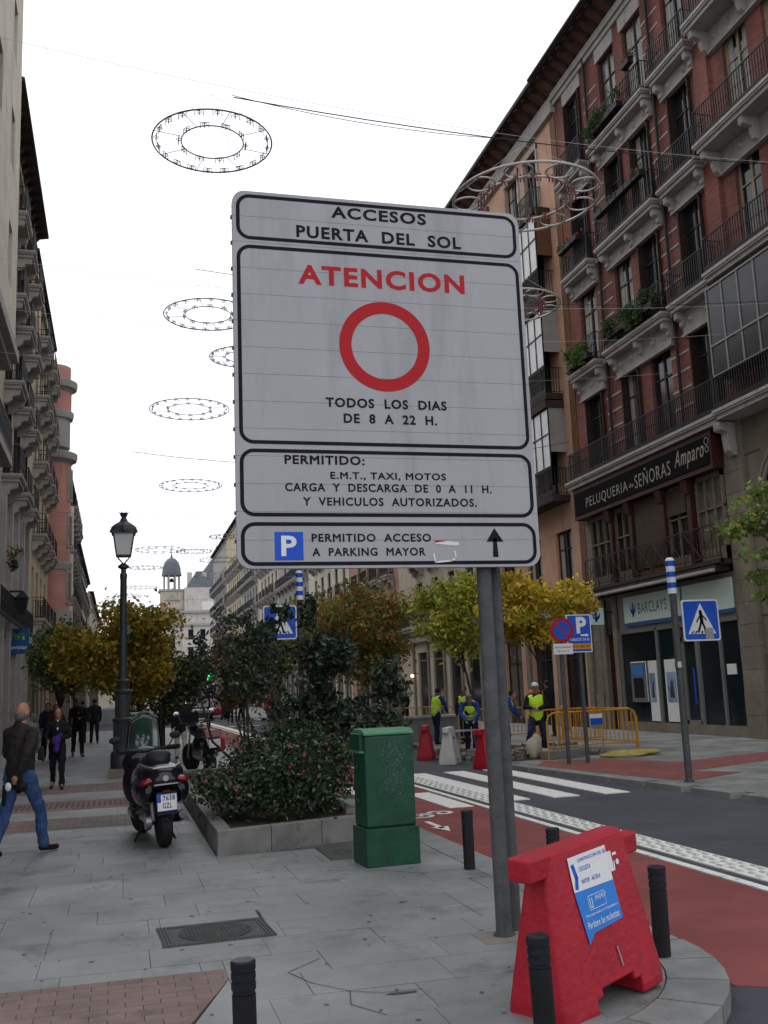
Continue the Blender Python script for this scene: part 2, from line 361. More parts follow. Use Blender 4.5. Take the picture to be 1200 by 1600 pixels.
def flat(polys, m, parent, o, u, v, name, off=.0015, thick=0):
    u = Vector(u).normalized(); v = Vector(v).normalized(); n = u.cross(v); o = Vector(o); mb = MB()
    for p in polys:
        mb.add([o + u * a + v * b + n * off for a, b in p], [tuple(range(len(p)))])
    me = bpy.data.meshes.new(name); me.from_pydata([tuple(x) for x in mb.v], [], mb.f); me.materials.append(m); me.update()
    return link(name, me, parent)
def stroke(pts, w):   # polyline -> quads in 2D
    out = []
    for (a, b) in zip(pts[:-1], pts[1:]):
        dx, dy = b[0] - a[0], b[1] - a[1]; l = math.hypot(dx, dy) or 1; nx, ny = -dy / l * w / 2, dx / l * w / 2
        ex, ey = dx / l * w * .3, dy / l * w * .3
        out.append([(a[0] + nx - ex, a[1] + ny - ey), (a[0] - nx - ex, a[1] - ny - ey), (b[0] - nx + ex, b[1] - ny + ey), (b[0] + nx + ex, b[1] + ny + ey)])
    return out
def rrect(x0, x1, y0, y1, r, n=6):
    p = []
    for cx, cy, a in ((x1 - r, y1 - r, 0), (x0 + r, y1 - r, 90), (x0 + r, y0 + r, 180), (x1 - r, y0 + r, 270)):
        for k in range(n + 1): t = R(a + 90 * k / n); p.append((cx + r * math.cos(t), cy + r * math.sin(t)))
    return p
def disc(cx, cy, r, n=40): return [(cx + r * math.cos(2 * PI * k / n), cy + r * math.sin(2 * PI * k / n)) for k in range(n)]
def annulus(P, Q): return [[P[i], P[(i + 1) % len(P)], Q[(i + 1) % len(P)], Q[i]] for i in range(len(P))]
CLOUD = bpy.data.textures.new('folds', 'CLOUDS'); CLOUD.noise_scale = .13; CLOUD.noise_depth = 2
def blob(mb, name, m, parent=None, vox=.02, smooth=4, label=None, folds=0):
    me = mb.mesh('tmp', m); o = bpy.data.objects.new('tmp', me); col.objects.link(o)
    r = o.modifiers.new('r', 'REMESH'); r.mode = 'VOXEL'; r.voxel_size = vox; r.use_smooth_shade = True
    if smooth: s = o.modifiers.new('s', 'SMOOTH'); s.iterations = smooth; s.factor = .5
    if folds: f = o.modifiers.new('f', 'DISPLACE'); f.texture = CLOUD; f.strength = folds; f.mid_level = .5
    dg = bpy.context.evaluated_depsgraph_get(); me2 = bpy.data.meshes.new_from_object(o.evaluated_get(dg)); bpy.data.objects.remove(o)
    me2.name = name; me2.materials.clear(); me2.materials.append(m)
    return link(name, me2, parent, label=label)

# ------------------------------------------------------------------ foliage
def leaves(centres, radii, n, size, cols, aspect=.55, squash=1., seed=0, droop=.3):
    """n leaf quads (folded diamonds) spread through ellipsoidal clumps; cols = [(weight, rgb)]"""
    g = np.random.default_rng(seed); C = np.array(centres, float); Rr = np.array(radii, float)
    if Rr.ndim == 1: Rr = np.repeat(Rr[:, None], 3, 1)
    vol = Rr.prod(1) ** .7; k = g.choice(len(C), n, p=vol / vol.sum())
    d = g.normal(size=(n, 3)); d /= np.linalg.norm(d, axis=1)[:, None]
    r = g.random(n) ** .5 * (1 + .28 * np.abs(g.normal(size=n)) ** 1.5)
    P = C[k] + d * r[:, None] * Rr[k]
    a = g.normal(size=(n, 3)); a[:, 2] -= droop; a /= np.linalg.norm(a, axis=1)[:, None]
    b = np.cross(a, g.normal(size=(n, 3))); b /= np.linalg.norm(b, axis=1)[:, None]
    c = np.cross(a, b); s = size * (.45 + 1.1 * g.random(n))[:, None]
    p0 = P - a * s * .5; p2 = P + a * s * .5; p1 = P + b * s * .5 * aspect + c * s * .12; p3 = P - b * s * .5 * aspect + c * s * .12
    V = np.stack([p0, p1, p2, p3], 1).reshape(-1, 3)
    idx = np.arange(n) * 4
    F = np.stack([np.stack([idx, idx + 1, idx + 2], 1), np.stack([idx, idx + 2, idx + 3], 1)], 1).reshape(-1, 3)
    wts = np.array([c_[0] for c_ in cols], float); wts /= wts.sum(); ck = np.array([c_[1] for c_ in cols])
    cl = ck[g.choice(len(cols), n, p=wts)] * (.7 + .6 * g.random(n))[:, None]
    # clump tint
    tint = (.8 + .4 * g.random(len(C)))[k][:, None]; cl = cl * tint
    return V, F, np.repeat(cl, 4, 0)
def leafmesh(name, parts, m):
    V = np.concatenate([p[0] for p in parts]); off = 0; Fs = []
    for p in parts: Fs.append(p[1] + off); off += len(p[0])
    F = np.concatenate(Fs); Cc = np.concatenate([p[2] for p in parts])
    me = bpy.data.meshes.new(name); me.vertices.add(len(V)); me.vertices.foreach_set('co', V.ravel())
    me.loops.add(F.size); me.loops.foreach_set('vertex_index', F.ravel()); me.polygons.add(len(F))
    me.polygons.foreach_set('loop_start', np.arange(len(F)) * 3)
    at = me.color_attributes.new('col', 'FLOAT_COLOR', 'POINT'); at.data.foreach_set('color', np.concatenate([Cc, np.ones((len(Cc), 1))], 1).ravel())
    me.materials.append(m); me.update(); me.validate(); return me
def tree(name, label, cat, loc, h_trunk, crown_c, crown_r, n, size, cols, seed, group=None, lean=(0, 0), nl=16, clump=.42, m='leaf', tr=.07, limbs=7):
    t = thing(name, label, cat, loc, group=group); g = random.Random(seed)
    mb = MB(); top = Vector((lean[0], lean[1], h_trunk)); cc = Vector(crown_c)
    mb.tube([(0, 0, -.05), (lean[0] * .2, lean[1] * .3, h_trunk * .4), tuple(top)], [tr, tr * .8, tr * .65], 8)
    cs, rs = [], []
    for i in range(nl):
        while True:
            d = Vector((g.uniform(-1, 1), g.uniform(-1, 1), g.uniform(-1, 1)))
            if .35 < d.length < 1: break
        c = cc + Vector((d.x * crown_r[0] * .8, d.y * crown_r[1] * .8, d.z * crown_r[2] * .8))
        cs.append(tuple(c)); q = clump * g.uniform(.7, 1.25); rs.append((crown_r[0] * q, crown_r[1] * q, crown_r[2] * q * .85))
        if i < limbs + 3:
            mid = (top + c) / 2 + Vector((g.uniform(-.1, .1), g.uniform(-.1, .1), .1))
            mb.tube([tuple(top - Vector((0, 0, .1 * (i % 4)))), tuple(mid), tuple(c)], [tr * .35, tr * .2, tr * .08], 6)
    mb.build('trunk', K['bark'], t, True)
    me = leafmesh('crown', [leaves(cs, rs, n, size, cols, seed=seed)], K[m]); link('crown', me, t)
    return t

# ================================================================== SETTING: ground
g0 = struct(MB().box(-400, 400, -60, 900, -.6, -.42).build('ground', K['farpave']))
road = struct(MB().box(-60, 9.6, -30, 400, -.4, -.10).build('road', K['asphalt']))
bk = struct(MB().prism([(3.6, 5.75), (5.38, 4.6), (5.38, 300), (3.6, 300)], -.3, -.094, 'XY').build('bike_lane', K['bike']))
# painted markings
mk = MB().box(5.40, 5.50, 3, 240, -.15, -.088); mk.build('edge_line', K['white_paint'], road)
MB().box(5.64, 6.02, 3, 240, -.15, -.087).build('separator_strip', K['white_paint'], road)
st = MB()
for i in range(260):
    y = 5 + i * .16
    for j in range(3):
        x = 5.70 + j * .12 + (i % 2) * .03
        st.frus((x, y, -.088), (.05, .1), (x, y, -.074), (.03, .07))
stuff(st.build('separator_stud', mat('stud_grey', (.42, .42, .4), .7, .2, 9), road))
zs = MB().box(-.23, .23, -2.9, 2.9, -.03, 0).mesh('zebra_stripe', K['white_paint'])
for i, x in enumerate((5.99 + .17, 7.03, 7.93)):
    link('zebra_stripe', zs, road, (x, 18.5, -.0845 if i else -.083))
zs2 = MB().box(-.2, .2, -1.2, 1.2, -.03, 0).mesh('zebra_stripe', K['white_paint'])
link('zebra_stripe', zs2, bk, (5.1, 16.4, -.087)); link('zebra_stripe', zs2, bk, (4.25, 18.2, -.087))
for y in (42, 60, 84):
    link('zebra_stripe', MB().box(-.9, .9, -.35, .35, -.03, 0).mesh('zebra_stripe', K['white_paint']), road, (7.1, y, -.086))
# cycle symbol + arrow on the lane (they point towards the camera)
flat([[(4.10, 13.9), (4.18, 13.9), (4.18, 13.15), (4.10, 13.15)], [(4.02, 13.3), (4.26, 13.3), (4.14, 12.85)]], K['white_paint'], bk, (0, 0, -.094), X_, Y_, 'lane_arrow', .004)
flat(annulus(disc(4.24, 14.5, .2, 20), disc(4.24, 14.5, .13, 20)) + annulus(disc(4.6, 14.75, .2, 20), disc(4.6, 14.75, .13, 20)) + stroke([(4.24, 14.5), (4.35, 14.8), (4.5, 14.6), (4.6, 14.75)], .06), K['white_paint'], bk, (0, 0, -.094), X_, Y_, 'cycle_symbol', .004)

# near pavement: bed + individually laid slabs
CX, CY, RO = 1.8, 6.5, 1.9
def nose(r, y1=260, x0=-14):
    p = [(x0, y1), (x0, CY - r)] + [(CX + r * math.sin(R(a)), CY - r * math.cos(R(a))) for a in range(0, 91, 6)] + [(CX + r, y1)]
    return p
walk = struct(MB().prism(nose(RO - .005), -.3, -.02).build('pavement', K['mortar']))
def clip(poly, cl):      # convex clip, both counter-clockwise
    out = poly
    for i in range(len(cl)):
        a, b = cl[i], cl[(i + 1) % len(cl)]; inp, out = out, []
        if not inp: return []
        f = lambda p: (b[0] - a[0]) * (p[1] - a[1]) - (b[1] - a[1]) * (p[0] - a[0])
        for j in range(len(inp)):
            p, q = inp[j], inp[(j + 1) % len(inp)]; fp, fq = f(p), f(q)
            if fp >= 0: out.append(p)
            if (fp >= 0) != (fq >= 0):
                t = fp / (fp - fq); out.append((p[0] + (q[0] - p[0]) * t, p[1] + (q[1] - p[1]) * t))
    return out
def minus(r, h):     # rectangle minus rectangle -> rectangles (x0,x1,y0,y1)
    if h[0] >= r[1] or h[1] <= r[0] or h[2] >= r[3] or h[3] <= r[2]: return [r]
    o = []
    if r[0] < h[0]: o.append((r[0], h[0], r[2], r[3]))
    if r[1] > h[1]: o.append((h[1], r[1], r[2], r[3]))
    a, b = max(r[0], h[0]), min(r[1], h[1])
    if r[2] < h[2]: o.append((a, b, r[2], h[2]))
    if r[3] > h[3]: o.append((a, b, h[3], r[3]))
    return [q for q in o if q[1] - q[0] > .03 and q[3] - q[2] > .03]
MH = (.325, 1.095, 7.755, 8.365); UC = (2.16, 2.62, 10.8, 11.8)
BP = (-4, .68, 3, 7.0); BANDS = [(-4, 1.0, 15.1, 16.6), (-4, 3.3, 17.7, 19.4), (-4, .6, 20.9, 22.9)]; PL = (1.05, 2.95, 11.7, 21.7)
HOLES = [MH, UC, BP, PL] + BANDS
inner = nose(RO - .36, 300, -14)
cnt = 0; rest = MB(); row = 0; y = 4.72
while y < 60:
    dy = .5 if y < 26 else 1.0
    x = -4.02 - rnd.random() * .8
    while x < 3.4:
        dx = .8 * rnd.choice((1, 1, 1, 1.1, .9)); rects = [(max(x, -4), min(x + dx, 3.4), y, y + dy)]
        if rects[0][1] - rects[0][0] > .05:
            for h in HOLES: rects = [q for r_ in rects for q in minus(r_, h)]
            for r_ in rects:
                g_ = .002; P = [(r_[0] + g_, r_[2] + g_), (r_[1] - g_, r_[2] + g_), (r_[1] - g_, r_[3] - g_), (r_[0] + g_, r_[3] - g_)]
                P = clip(P, inner)
                if len(P) < 3: continue
                tz = rnd.uniform(-.002, .0015)
                if y < 13.5 and cnt < 270 and (r_[1] > -2.3):
                    cx_, cy_ = sum(p[0] for p in P) / len(P), sum(p[1] for p in P) / len(P)
                    o = MB().prism([(p[0] - cx_, p[1] - cy_) for p in P], -.03, 0).build('paving_slab', K['slab'], walk, loc=(cx_, cy_, tz)); cnt += 1
                    o.rotation_euler = (rnd.uniform(-.0015, .0015), rnd.uniform(-.0015, .0015), 0)
                else: rest.prism(P, -.03, tz)
        x += dx
    y += dy; row += 1
stuff(rest.build('far_paving_slab', K['slab'], walk))
# kerb stones: straight run and round nose
kst = MB().box(-.17, .17, -.49, .49, -.28, 0).mesh('kerb_stone', K['kerb'])
yy = CY + .02
while yy < 60:
    link('kerb_stone', kst, walk, (CX + RO - .18, yy + .49, .001)); yy += .99 if yy < 30 else .99
for i in range(6):
    a0, a1 = R(i * 15 + .3), R(i * 15 + 14.7); P = [(CX + r * math.sin(a), CY - r * math.cos(a)) for r, aa in ((RO - .35, (a0, (a0 + a1) / 2, a1)), (RO, (a1, (a0 + a1) / 2, a0))) for a in aa]
    o = MB().prism(P, -.28, .002).build('kerb_stone', K['kerb'], walk)
MB().box(-4, CX, CY - RO, CY - RO + .34, -.28, .001).build('kerb_stone', K['kerb'], walk)
# brick patch: single bricks where near
bm_ = MB().box(-.098, .098, -.048, .048, -.03, 0).mesh('brick', K['brickpave'])
cut = lambda x, y: (x < .7 - max(0, (6.75 - y)) * .55)
rw = 0; y = 5.15
PATCH = [(-4, 3), (.05, 5.0), (.68, 6.76), (.68, 6.995), (-4, 6.995)]
while y < 7.0:
    x = -1.75 + (rw % 2) * .1
    while x < .8:
        P = clip([(x - .0985, y - .0485), (x + .0985, y - .0485), (x + .0985, y + .0485), (x - .0985, y + .0485)], PATCH)
        if len(P) == 4 and P[0][0] > x - .0986 and max(p[0] for p in P) > x + .098: link('brick', bm_, walk, (x, y, rnd.uniform(-.001, .0008)))
        elif len(P) >= 3: MB().prism(P, -.03, 0).build('brick', K['brickpave'], walk)
        x += .2
    y += .1; rw += 1
sl_m = MB().prism(clip([(-.3, 4.85), (.677, 4.85), (.677, 6.9), (-.3, 6.9)], [(.055, 4.86), (.677, 4.86), (.677, 6.74)]), -.03, -.001); sl_m.build('paving_slab', K['slab'], walk)
bf = MB()
for (a, b, c, d) in BANDS:
    yb = c; k = 0
    while yb < d - .05:
        xb = a - (k % 2) * .1
        while xb < min(b, 3.3): bf.box(max(a, xb) + .004, min(xb + .2, b) - .004, yb + .003, yb + .1 - .003, -.03, rnd.uniform(-.001, .001)); xb += .2
        yb += .1; k += 1
stuff(bf.build('brick_band', K['brickpave'], walk))
tb = MB()
for i in range(72):
    x = -3.4 + i * .055 * 1.6
    if x < 3: tb.box(x, x + .035, 18.15, 18.95, 0, .008)
stuff(tb.build('tactile_rib', mat('tactile_rib', (.13, .06, .05), .85, .1, 9), walk))
MB().box(-.9, .5, 15.25, 15.62, -.02, .004).build('patch_plate', mat('patch_grey', (.12, .13, .12), .8, .2, 5), walk)
# cracks and dark chips: thin gaps, laid as recessed dark slivers
crk = [[(1.15, 6.45), (1.33, 6.2), (1.5, 6.1), (1.74, 6.08)], [(1.33, 6.2), (1.28, 5.95), (1.42, 5.7)], [(1.15, 6.45), (1.05, 6.75), (1.3, 7.0)], [(3.22, 9.35), (3.45, 8.9), (3.38, 8.6)], [(2.2, 10.1), (2.5, 10.0), (2.85, 9.6)]]
flat([q for c in crk for q in stroke(c, .007)] + [[(1.5, 6.05), (1.6, 6.03), (1.7, 6.035), (1.69, 6.06), (1.55, 6.07)]], K['mortar'], walk, (0, 0, .0), X_, Y_, 'crack', .0025)
# far pavement with its bulge
FP = [(10.6, 2), (9.0, 12.5), (8.72, 16.2), (8.32, 20.2), (8.2, 22.6), (8.45, 27), (9.0, 32), (9.0, 300)]
fpav = struct(MB().prism([(p[0] + .3, p[1]) for p in FP] + [(40, 300), (40, 2)], -.4, -.003).build('far_pavement', K['farpave']))
kb = []
for (a, b) in zip(FP[:-1], FP[1:]):
    L = math.hypot(b[0] - a[0], b[1] - a[1]); n = int(min(L, 40)); 
    for i in range(n):
        s = (i + .5) / n if L < 50 else (i + .5) / L; kb.append((a[0] + (b[0] - a[0]) * s, a[1] + (b[1] - a[1]) * s, math.atan2(-(b[0] - a[0]), b[1] - a[1]), min(L / n, 1) if L < 50 else 1))
ks2 = MB().box(0, .3, -.495, .495, -.28, 0).mesh('kerb_stone', K['kerb'])
for x, y, a, l in kb: link('kerb_stone', ks2, fpav, (x, y, 0), (0, 0, a))
flat([[(8.62, 20.6), (8.95, 17.6), (9.25, 16.2), (9.6, 15.9), (11.0, 16.6), (10.4, 17.4), (16.8, 20.2), (16.8, 21.4), (11.3, 19.4), (10.6, 21.2), (9.2, 21.5)]],
     mat('far_brick_red', (.2, .075, .07), .85, .2, 2.5, .3, 60), fpav, (0, 0, -.003), X_, Y_, 'brick_area', .004)
for y0 in (60, 100): pass

# manhole cover with ribbed frame
mh = thing('manhole_cover', 'rectangular cast iron cover with a round lid set in the grey slabs near the camera', 'manhole cover', (.71, 8.06, .006), R(3))
MB().box(-.41, .41, -.33, .33, -.03, -.004).build('frame_plate', K['manhole'], mh)
rb = MB()
for i in range(34):
    x = -.395 + i * .024
    if abs(x) < .33: rb.box(x, x + .012, .25, .32, -.004, .003); rb.box(x, x + .012, -.32, -.25, -.004, .003)
    else: rb.box(x, x + .012, -.32, .32, -.004, .003)
stuff(rb.build('frame_rib', K['manhole'], mh))
MB().lathe([(.27, -.004), (.27, .002), (.262, .004), (0, .004)][::-1], 40).build('lid', mat('lid_iron', (.06, .06, .06), .6, .3, 9, .5, 60), mh)
ld = MB()
for i in range(-8, 9):
    for j in range(-8, 9):
        x, y = i * .03, j * .03
        if x * x + y * y < .245 ** 2: ld.obox((x, y, .006), (.017, .017, .006), (0, 0, PI / 4))
ld.ring((0, 0, .004), .262, .005, 40, 4)
stuff(ld.build('lid_stud', K['manhole'], mh))
uc = thing('utility_cover', 'small dark square access cover between the planter wall and the green cabinet', 'access cover', (2.39, 11.3, 0))
MB().box(-.22, .22, -.48, .48, -.03, .001).build('cover_plate', K['manhole'], uc, bevel=.003)
MB().ring((0, 0, .003), .1, .006, 20, 4).build('lift_ring', K['manhole'], uc)

# ================================================================== THE BIG SIGN
sg = thing('traffic_sign_board', 'large grey access sign with red ring and black Spanish text on two steel poles', 'road sign', (2.64, 7.07, 0))
SO = Vector((.79 - 2.64, 6.96 - 7.07, 0)); SW = 2.266; ZT = 5.43; ZB = 2.603
for (px, py) in ((0, 0), (.135, .16)):
    p = MB(); p.tube([(px, py, 0), (px, py, 5.3)], .056, 20); p.build('pole', K['galv'], sg, True)
    MB().tube([(px, py, 0), (px, py, .02)], .075, 20).build('pole_collar', K['galv'], sg, True)
for z in (2.8, 3.9, 5.1): MB().box(-1.6, .28, .015 - .06, .03 - .0, z, z + .05).build('mounting_rail', K['galv'], sg)
MB().box(-.2, .1, -.2, .14, -.02, .004).build('base_plate', mat('base_patch', (.2, .18, .15), .85, .2, 6), sg)
H14 = (ZT - ZB) / 14
for i in range(14):
    z0, z1 = ZB + i * H14, ZB + (i + 1) * H14
    if i == 13: P = [(0, z0), (SW, z0), (SW, z1 - .1)] + [(SW - .1 + .1 * math.cos(R(a)), z1 - .1 + .1 * math.sin(R(a))) for a in range(15, 91, 15)] + [(.1 + .1 * math.cos(R(a)), z1 - .1 + .1 * math.sin(R(a))) for a in range(90, 181, 15)]
    elif i == 0: P = [(.1 + .1 * math.cos(R(a)), z0 + .1 + .1 * math.sin(R(a))) for a in range(180, 271, 15)] + [(SW - .1 + .1 * math.cos(R(a)), z0 + .1 + .1 * math.sin(R(a))) for a in range(270, 361, 15)] + [(SW, z1), (0, z1)]
    else: P = [(0, z0), (SW, z0), (SW, z1), (0, z1)]
    P = [(a, b - (.0022 if b > z1 - .001 else 0)) for a, b in P]
    o = MB().prism(P, SO.y, SO.y + .045, 'XZ').build('sign_panel', K['alu'], sg, loc=(SO.x, 0, 0))
    if i in (0, 13): pass
    if i < 13: MB().box(SO.x - .012, SO.x + .0, SO.y + .012, SO.y + .035, z1 - .02, z1 + .004).build('panel_clip', K['galv'], sg)
E0 = (SO.x, SO.y, 0)
def brd(u0, u1, z0, z1, r=.1, wd=.027): return annulus(rrect(u0, u1, z0, z1, r), rrect(u0 + wd, u1 - wd, z0 + wd, z1 - wd, r - wd))
flat(brd(.028, 2.238, 5.045, 5.402), K['ink'], sg, E0, X_, Z_, 'border_line')
flat(brd(.028, 2.240, 3.497, 5.003), K['ink'], sg, E0, X_, Z_, 'border_line')
flat(brd(.028, 2.240, 2.972, 3.462), K['ink'], sg, E0, X_, Z_, 'border_line')
flat(brd(.028, 2.240, 2.622, 2.932), K['ink'], sg, E0, X_, Z_, 'border_line')
def T(s, u0, u1, z0, h, m='ink', b=.034): text(s, u1 - u0, h, K[m], sg, (SO.x + u0, SO.y, z0), X_, Z_, bold=b, off=.002)
T('ACCESOS', .745, 1.497, 5.268, .094); T('PUERTA  DEL  SOL', .475, 1.772, 5.09, .098)
T('ATENCION', .48, 1.782, 4.722, .155, 'redprint', .036)
flat(annulus(disc(1.125, 4.268, .35, 64), disc(1.125, 4.268, .257, 64)), K['redprint'], sg, E0, X_, Z_, 'prohibition_ring', .0022)
T('TODOS  LOS  DIAS', .66, 1.587, 3.785, .073); T('DE  8  A  22  H.', .79, 1.505, 3.668, .073)
T('PERMITIDO:', .347, .935, 3.353, .068); T('E.M.T., TAXI, MOTOS', .678, 1.553, 3.24, .062, b=.028)
T('CARGA  Y  DESCARGA  DE  0  A  11  H.', .347, 1.907, 3.155, .062, b=.028); T('Y  VEHICULOS  AUTORIZADOS.', .472, 1.783, 3.052, .062, b=.028)
flat([[(.264, 2.66), (.467, 2.66), (.467, 2.862), (.264, 2.862)]], K['blueprint'], sg, E0, X_, Z_, 'parking_square', .002)
text('P', .11, .145, K['whitep'], sg, (SO.x + .31, SO.y, 2.69), X_, Z_, bold=.03, off=.0035)
T('PERMITIDO  ACCESO', .528, 1.414, 2.79, .06, b=.028); T('A  PARKING  MAYOR', .53, 1.368, 2.688, .06, b=.028)
flat([[(1.888, 2.675), (1.932, 2.675), (1.924, 2.815), (1.896, 2.815)], [(1.843, 2.79), (1.977, 2.79), (1.91, 2.892)]], K['ink'], sg, E0, X_, Z_, 'arrow', .0022)
flat([[(1.442, 2.805), (1.625, 2.785), (1.63, 2.77), (1.6, 2.76), (1.445, 2.775)]], K['whitep'], sg, E0, X_, Z_, 'tape_remnant', .003)
flat([[(1.445, 2.803), (1.54, 2.795), (1.44, 2.783)]], K['redprint'], sg, E0, X_, Z_, 'tape_remnant', .004)
flat([q for q in stroke([(1.43, 2.7), (1.44, 2.64), (1.56, 2.65), (1.6, 2.67), (1.59, 2.72)], .012)], K['whitep'], sg, E0, X_, Z_, 'glue_mark', .003)

# ================================================================== bollards
def bollard(label, x, y, h=.575, tilt=(0, 0)):
    b = thing('bollard', label, 'bollard', (x, y, 0), group='black bollards along the kerb', rot=(tilt[0], tilt[1], 0))
    return b
bp = [(.052, 0), (.053, .43), (.049, .433), (.049, .45), (.054, .452), (.054, .484), (.049, .486), (.049, .496), (.054, .498), (.054, .528), (.049, .53), (.049, .54), (.055, .542), (.055, .578), (.048, .586), (0, .588)]
bp = [(r, z * .94) for r, z in bp]
bpost = MB().lathe([(r * 1.05, z) for r, z in bp[:2]], 24); bme = MB().lathe([(r * 1.04, z) for r, z in bp[:2]] + [(.0, .404)], 24).mesh('post', K['iron'], True)
bhead = MB().lathe([(.0, .4)] + [(r * 1.06, z) for r, z in bp[2:]], 24).mesh('ringed_head', mat('bollard_head', (.015, .016, .022), .42, .25, 14, .1, 50, dirt=((.06, .06, .065), 14, .68)), True)
for lb, x, y, tl in (('black bollard in front of the brick paving patch, leftmost of the bollards', 0.57, 4.93, (.01, -.02)), ('black bollard standing right in front of the red plastic barrier', 1.975, 4.8, (-.01, -.025)),
                 ('black bollard on the rounded kerb to the right of the red barrier', 3.36, 6.16, (0, .015)), ('black bollard between the green cabinet and the big sign poles', 3.29, 9.66, (0, 0)),
                 ('black bollard peeping out behind the top edge of the red barrier', 3.5, 8.1, (0, 0))):
    b = bollard(lb, x, y, tilt=tl); link('post', bme, b); link('ringed_head', bhead, b)

# ================================================================== red water-filled barrier
E_ = R(29)
def barrier(label, loc, rz, m='redpl', group=None, scale=1.0, L=.40, name='plastic_barrier'):
    t = thing(name, label, 'traffic barrier', loc, rz, group)
    xs = [-L, -L + .05, -L * .42, -L * .3, L * .34, L * .48, L - .05, L]; zs = [0, .05, .09, .13, .865]
    hw = lambda x, z: (.215 - .14 * max(0, (z - .05)) / .815) - (.03 if abs(x) > L - .01 else 0)
    inx = lambda x, z: x * (1 - .2 * max(0, z - .1) / .76)
    mb = MB(); mb.cells(xs, zs, lambda i, j: not ((i in (3,) and j <= 2) or (i in (2, 4) and j <= 1)), lambda x, z: -hw(x, z), lambda x, z: hw(x, z), 'XZ')
    mb.v = [(inx(v[0], v[2]), v[1], v[2]) for v in mb.v]
    bev(mb.build('body', K[m], t), .014, 3)
    g = MB()
    for x in (-L * .42, L * .36): g.add([(x - .012, -hw(0, .64) - .0, .64), (x + .012, -hw(0, .64), .64), (x + .012, -hw(0, .24) - .004, .24), (x - .012, -hw(0, .24) - .004, .24)], [(0, 1, 2, 3)])
    bev(MB().box(-L - .06, -L * .7, -.076, .076, .745, .868).build('rail_end', K[m], t), .014, 3)
    mb2 = MB().box(L * .7, L + .08, -.045, .04, .69, .81); bev(mb2.build('coupling_hook', K[m], t), .014, 3)
    return t
rb_ = barrier('red plastic barrier with a blue and white notice at the foot of the big sign', (2.56, 5.56, 0), E_, L=.47)
rb_.rotation_euler = (R(2.0), R(-4.5), E_)
# notice pasted on the sloping face
sl_ = Vector((0, .14, .815)).normalized(); PO = Vector((-.215, -.215 + .14 * (.41 - .05) / .815 - .004, .41)); nn = X_.cross(sl_)
def onf(u, v): return PO + X_ * (u * 1.1) + sl_ * (v * 1.1)
U2, V2 = X_, sl_
flat([[(0.0, .231), (.368, .22), (.358, .412), (0, .412)]], K['whitep'], rb_, onf(0, 0), U2, V2, 'notice_top', .003)
flat([[(.038, -.05), (.1, 0), (.38, .011), (.368, .22), (0, .231)]], mat('notice_blue', (.03, .2, .62), .4, .06, 6), rb_, onf(0, 0), U2, V2, 'notice_bottom', .003)
for s, a, b, y_, h_, mm in (('CONSTRUCCION DEL EJE', .075, .32, .335, .022, 'blueprint'), ('CICLISTA', .075, .17, .295, .022, 'blueprint'), ('MAYOR - ALCALA', .075, .235, .235, .022, 'blueprint'),
                        ('¡MADRID!', .15, .245, .135, .028, 'whitep'), ('Obra supervisada por el Ayuntamiento', .05, .325, .075, .018, 'whitep'), ('Perdone las molestias', .05, .32, .025, .034, 'whitep')):
    text(s, (b - a) * 1.1, h_ * 1.1, K[mm], rb_, onf(a, y_), U2, V2, off=.0045, bold=.015)
flat([q for q in stroke([(.03, .365), (.045, .3), (.03, .25)], .028)], K['blueprint'], rb_, onf(0, 0), U2, V2, 'emblem', .0045)
flat([x for a, b in ((rrect(.1, .26, .115, .19, .004), rrect(.103, .257, .118, .187, .003)),) for x in annulus(a, b)] + stroke([(.115, .175), (.115, .13), (.135, .125), (.135, .175)], .006), K['whitep'], rb_, onf(0, 0), U2, V2, 'crest', .0045)
flat([rrect(.36, .4, .25, .36, .006), [(.41, .33), (.45, .33), (.45, .345), (.41, .345)], disc(.445, .29, .016, 14), [(.40, .25), (.41, .25), (.42, .3), (.41, .3)]], K['whitep'], rb_, onf(0.0, 0.01), U2, V2, 'sticker', .003)
flat([q for q in stroke([(.27, -.14), (.285, -.24)], .012)], K['steel'], rb_, onf(0, .02), U2, V2, 'metal_strip', .004)

# ================================================================== green cabinet
def cabinet(label, loc, rz, w=.56, d=.42, h=1.33, hb=.37):
    t = thing('street_cabinet', label, 'utility cabinet', loc, rz)
    MB().box(-w / 2 - .02, w / 2 + .02, -d / 2 - .02, d / 2 + .02, 0, hb).build('plinth', K['green'], t, bevel=.008)
    MB().box(-w / 2, w / 2, -d / 2, d / 2, hb, h - .05).build('body', K['green'], t, bevel=.025)
    P = [(-d / 2 - .01, h - .05), (d / 2 + .01, h - .05), (d / 2 + .01, h - .03), (d / 2 - .06, h + .012), (-d / 2 + .08, h + .012), (-d / 2 - .01, h - .03)]
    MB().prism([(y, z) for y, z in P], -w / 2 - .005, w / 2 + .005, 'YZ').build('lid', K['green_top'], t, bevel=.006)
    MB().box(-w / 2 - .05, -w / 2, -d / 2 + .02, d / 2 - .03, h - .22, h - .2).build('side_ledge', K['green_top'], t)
    MB().box(-w / 2 - .045, -w / 2, -d / 2 + .04, d / 2 - .05, h - .2, h - .03).build('side_box', K['green'], t, bevel=.006)
    MB().box(w / 2, w / 2 + .012, .0, .06, .85, 1.0).build('door_handle', K['iron'], t)
    return t
gc = cabinet('weathered dark green utility cabinet on a plinth at the corner of the planter', (2.66, 10.4, 0), R(4), w=.53)
s_ = MB(); 
for k in range(420):
    x = rnd.gauss(.04, .09); z = rnd.choice((rnd.gauss(1.1, .09), rnd.gauss(.82, .09), rnd.gauss(.97, .12))); a = rnd.uniform(.002, .012)
    if -.13 < x < .23 and .6 < z < 1.24: s_.box(x, x + a, -.2128, -.2108, z, z + a * rnd.uniform(.6, 2.2))
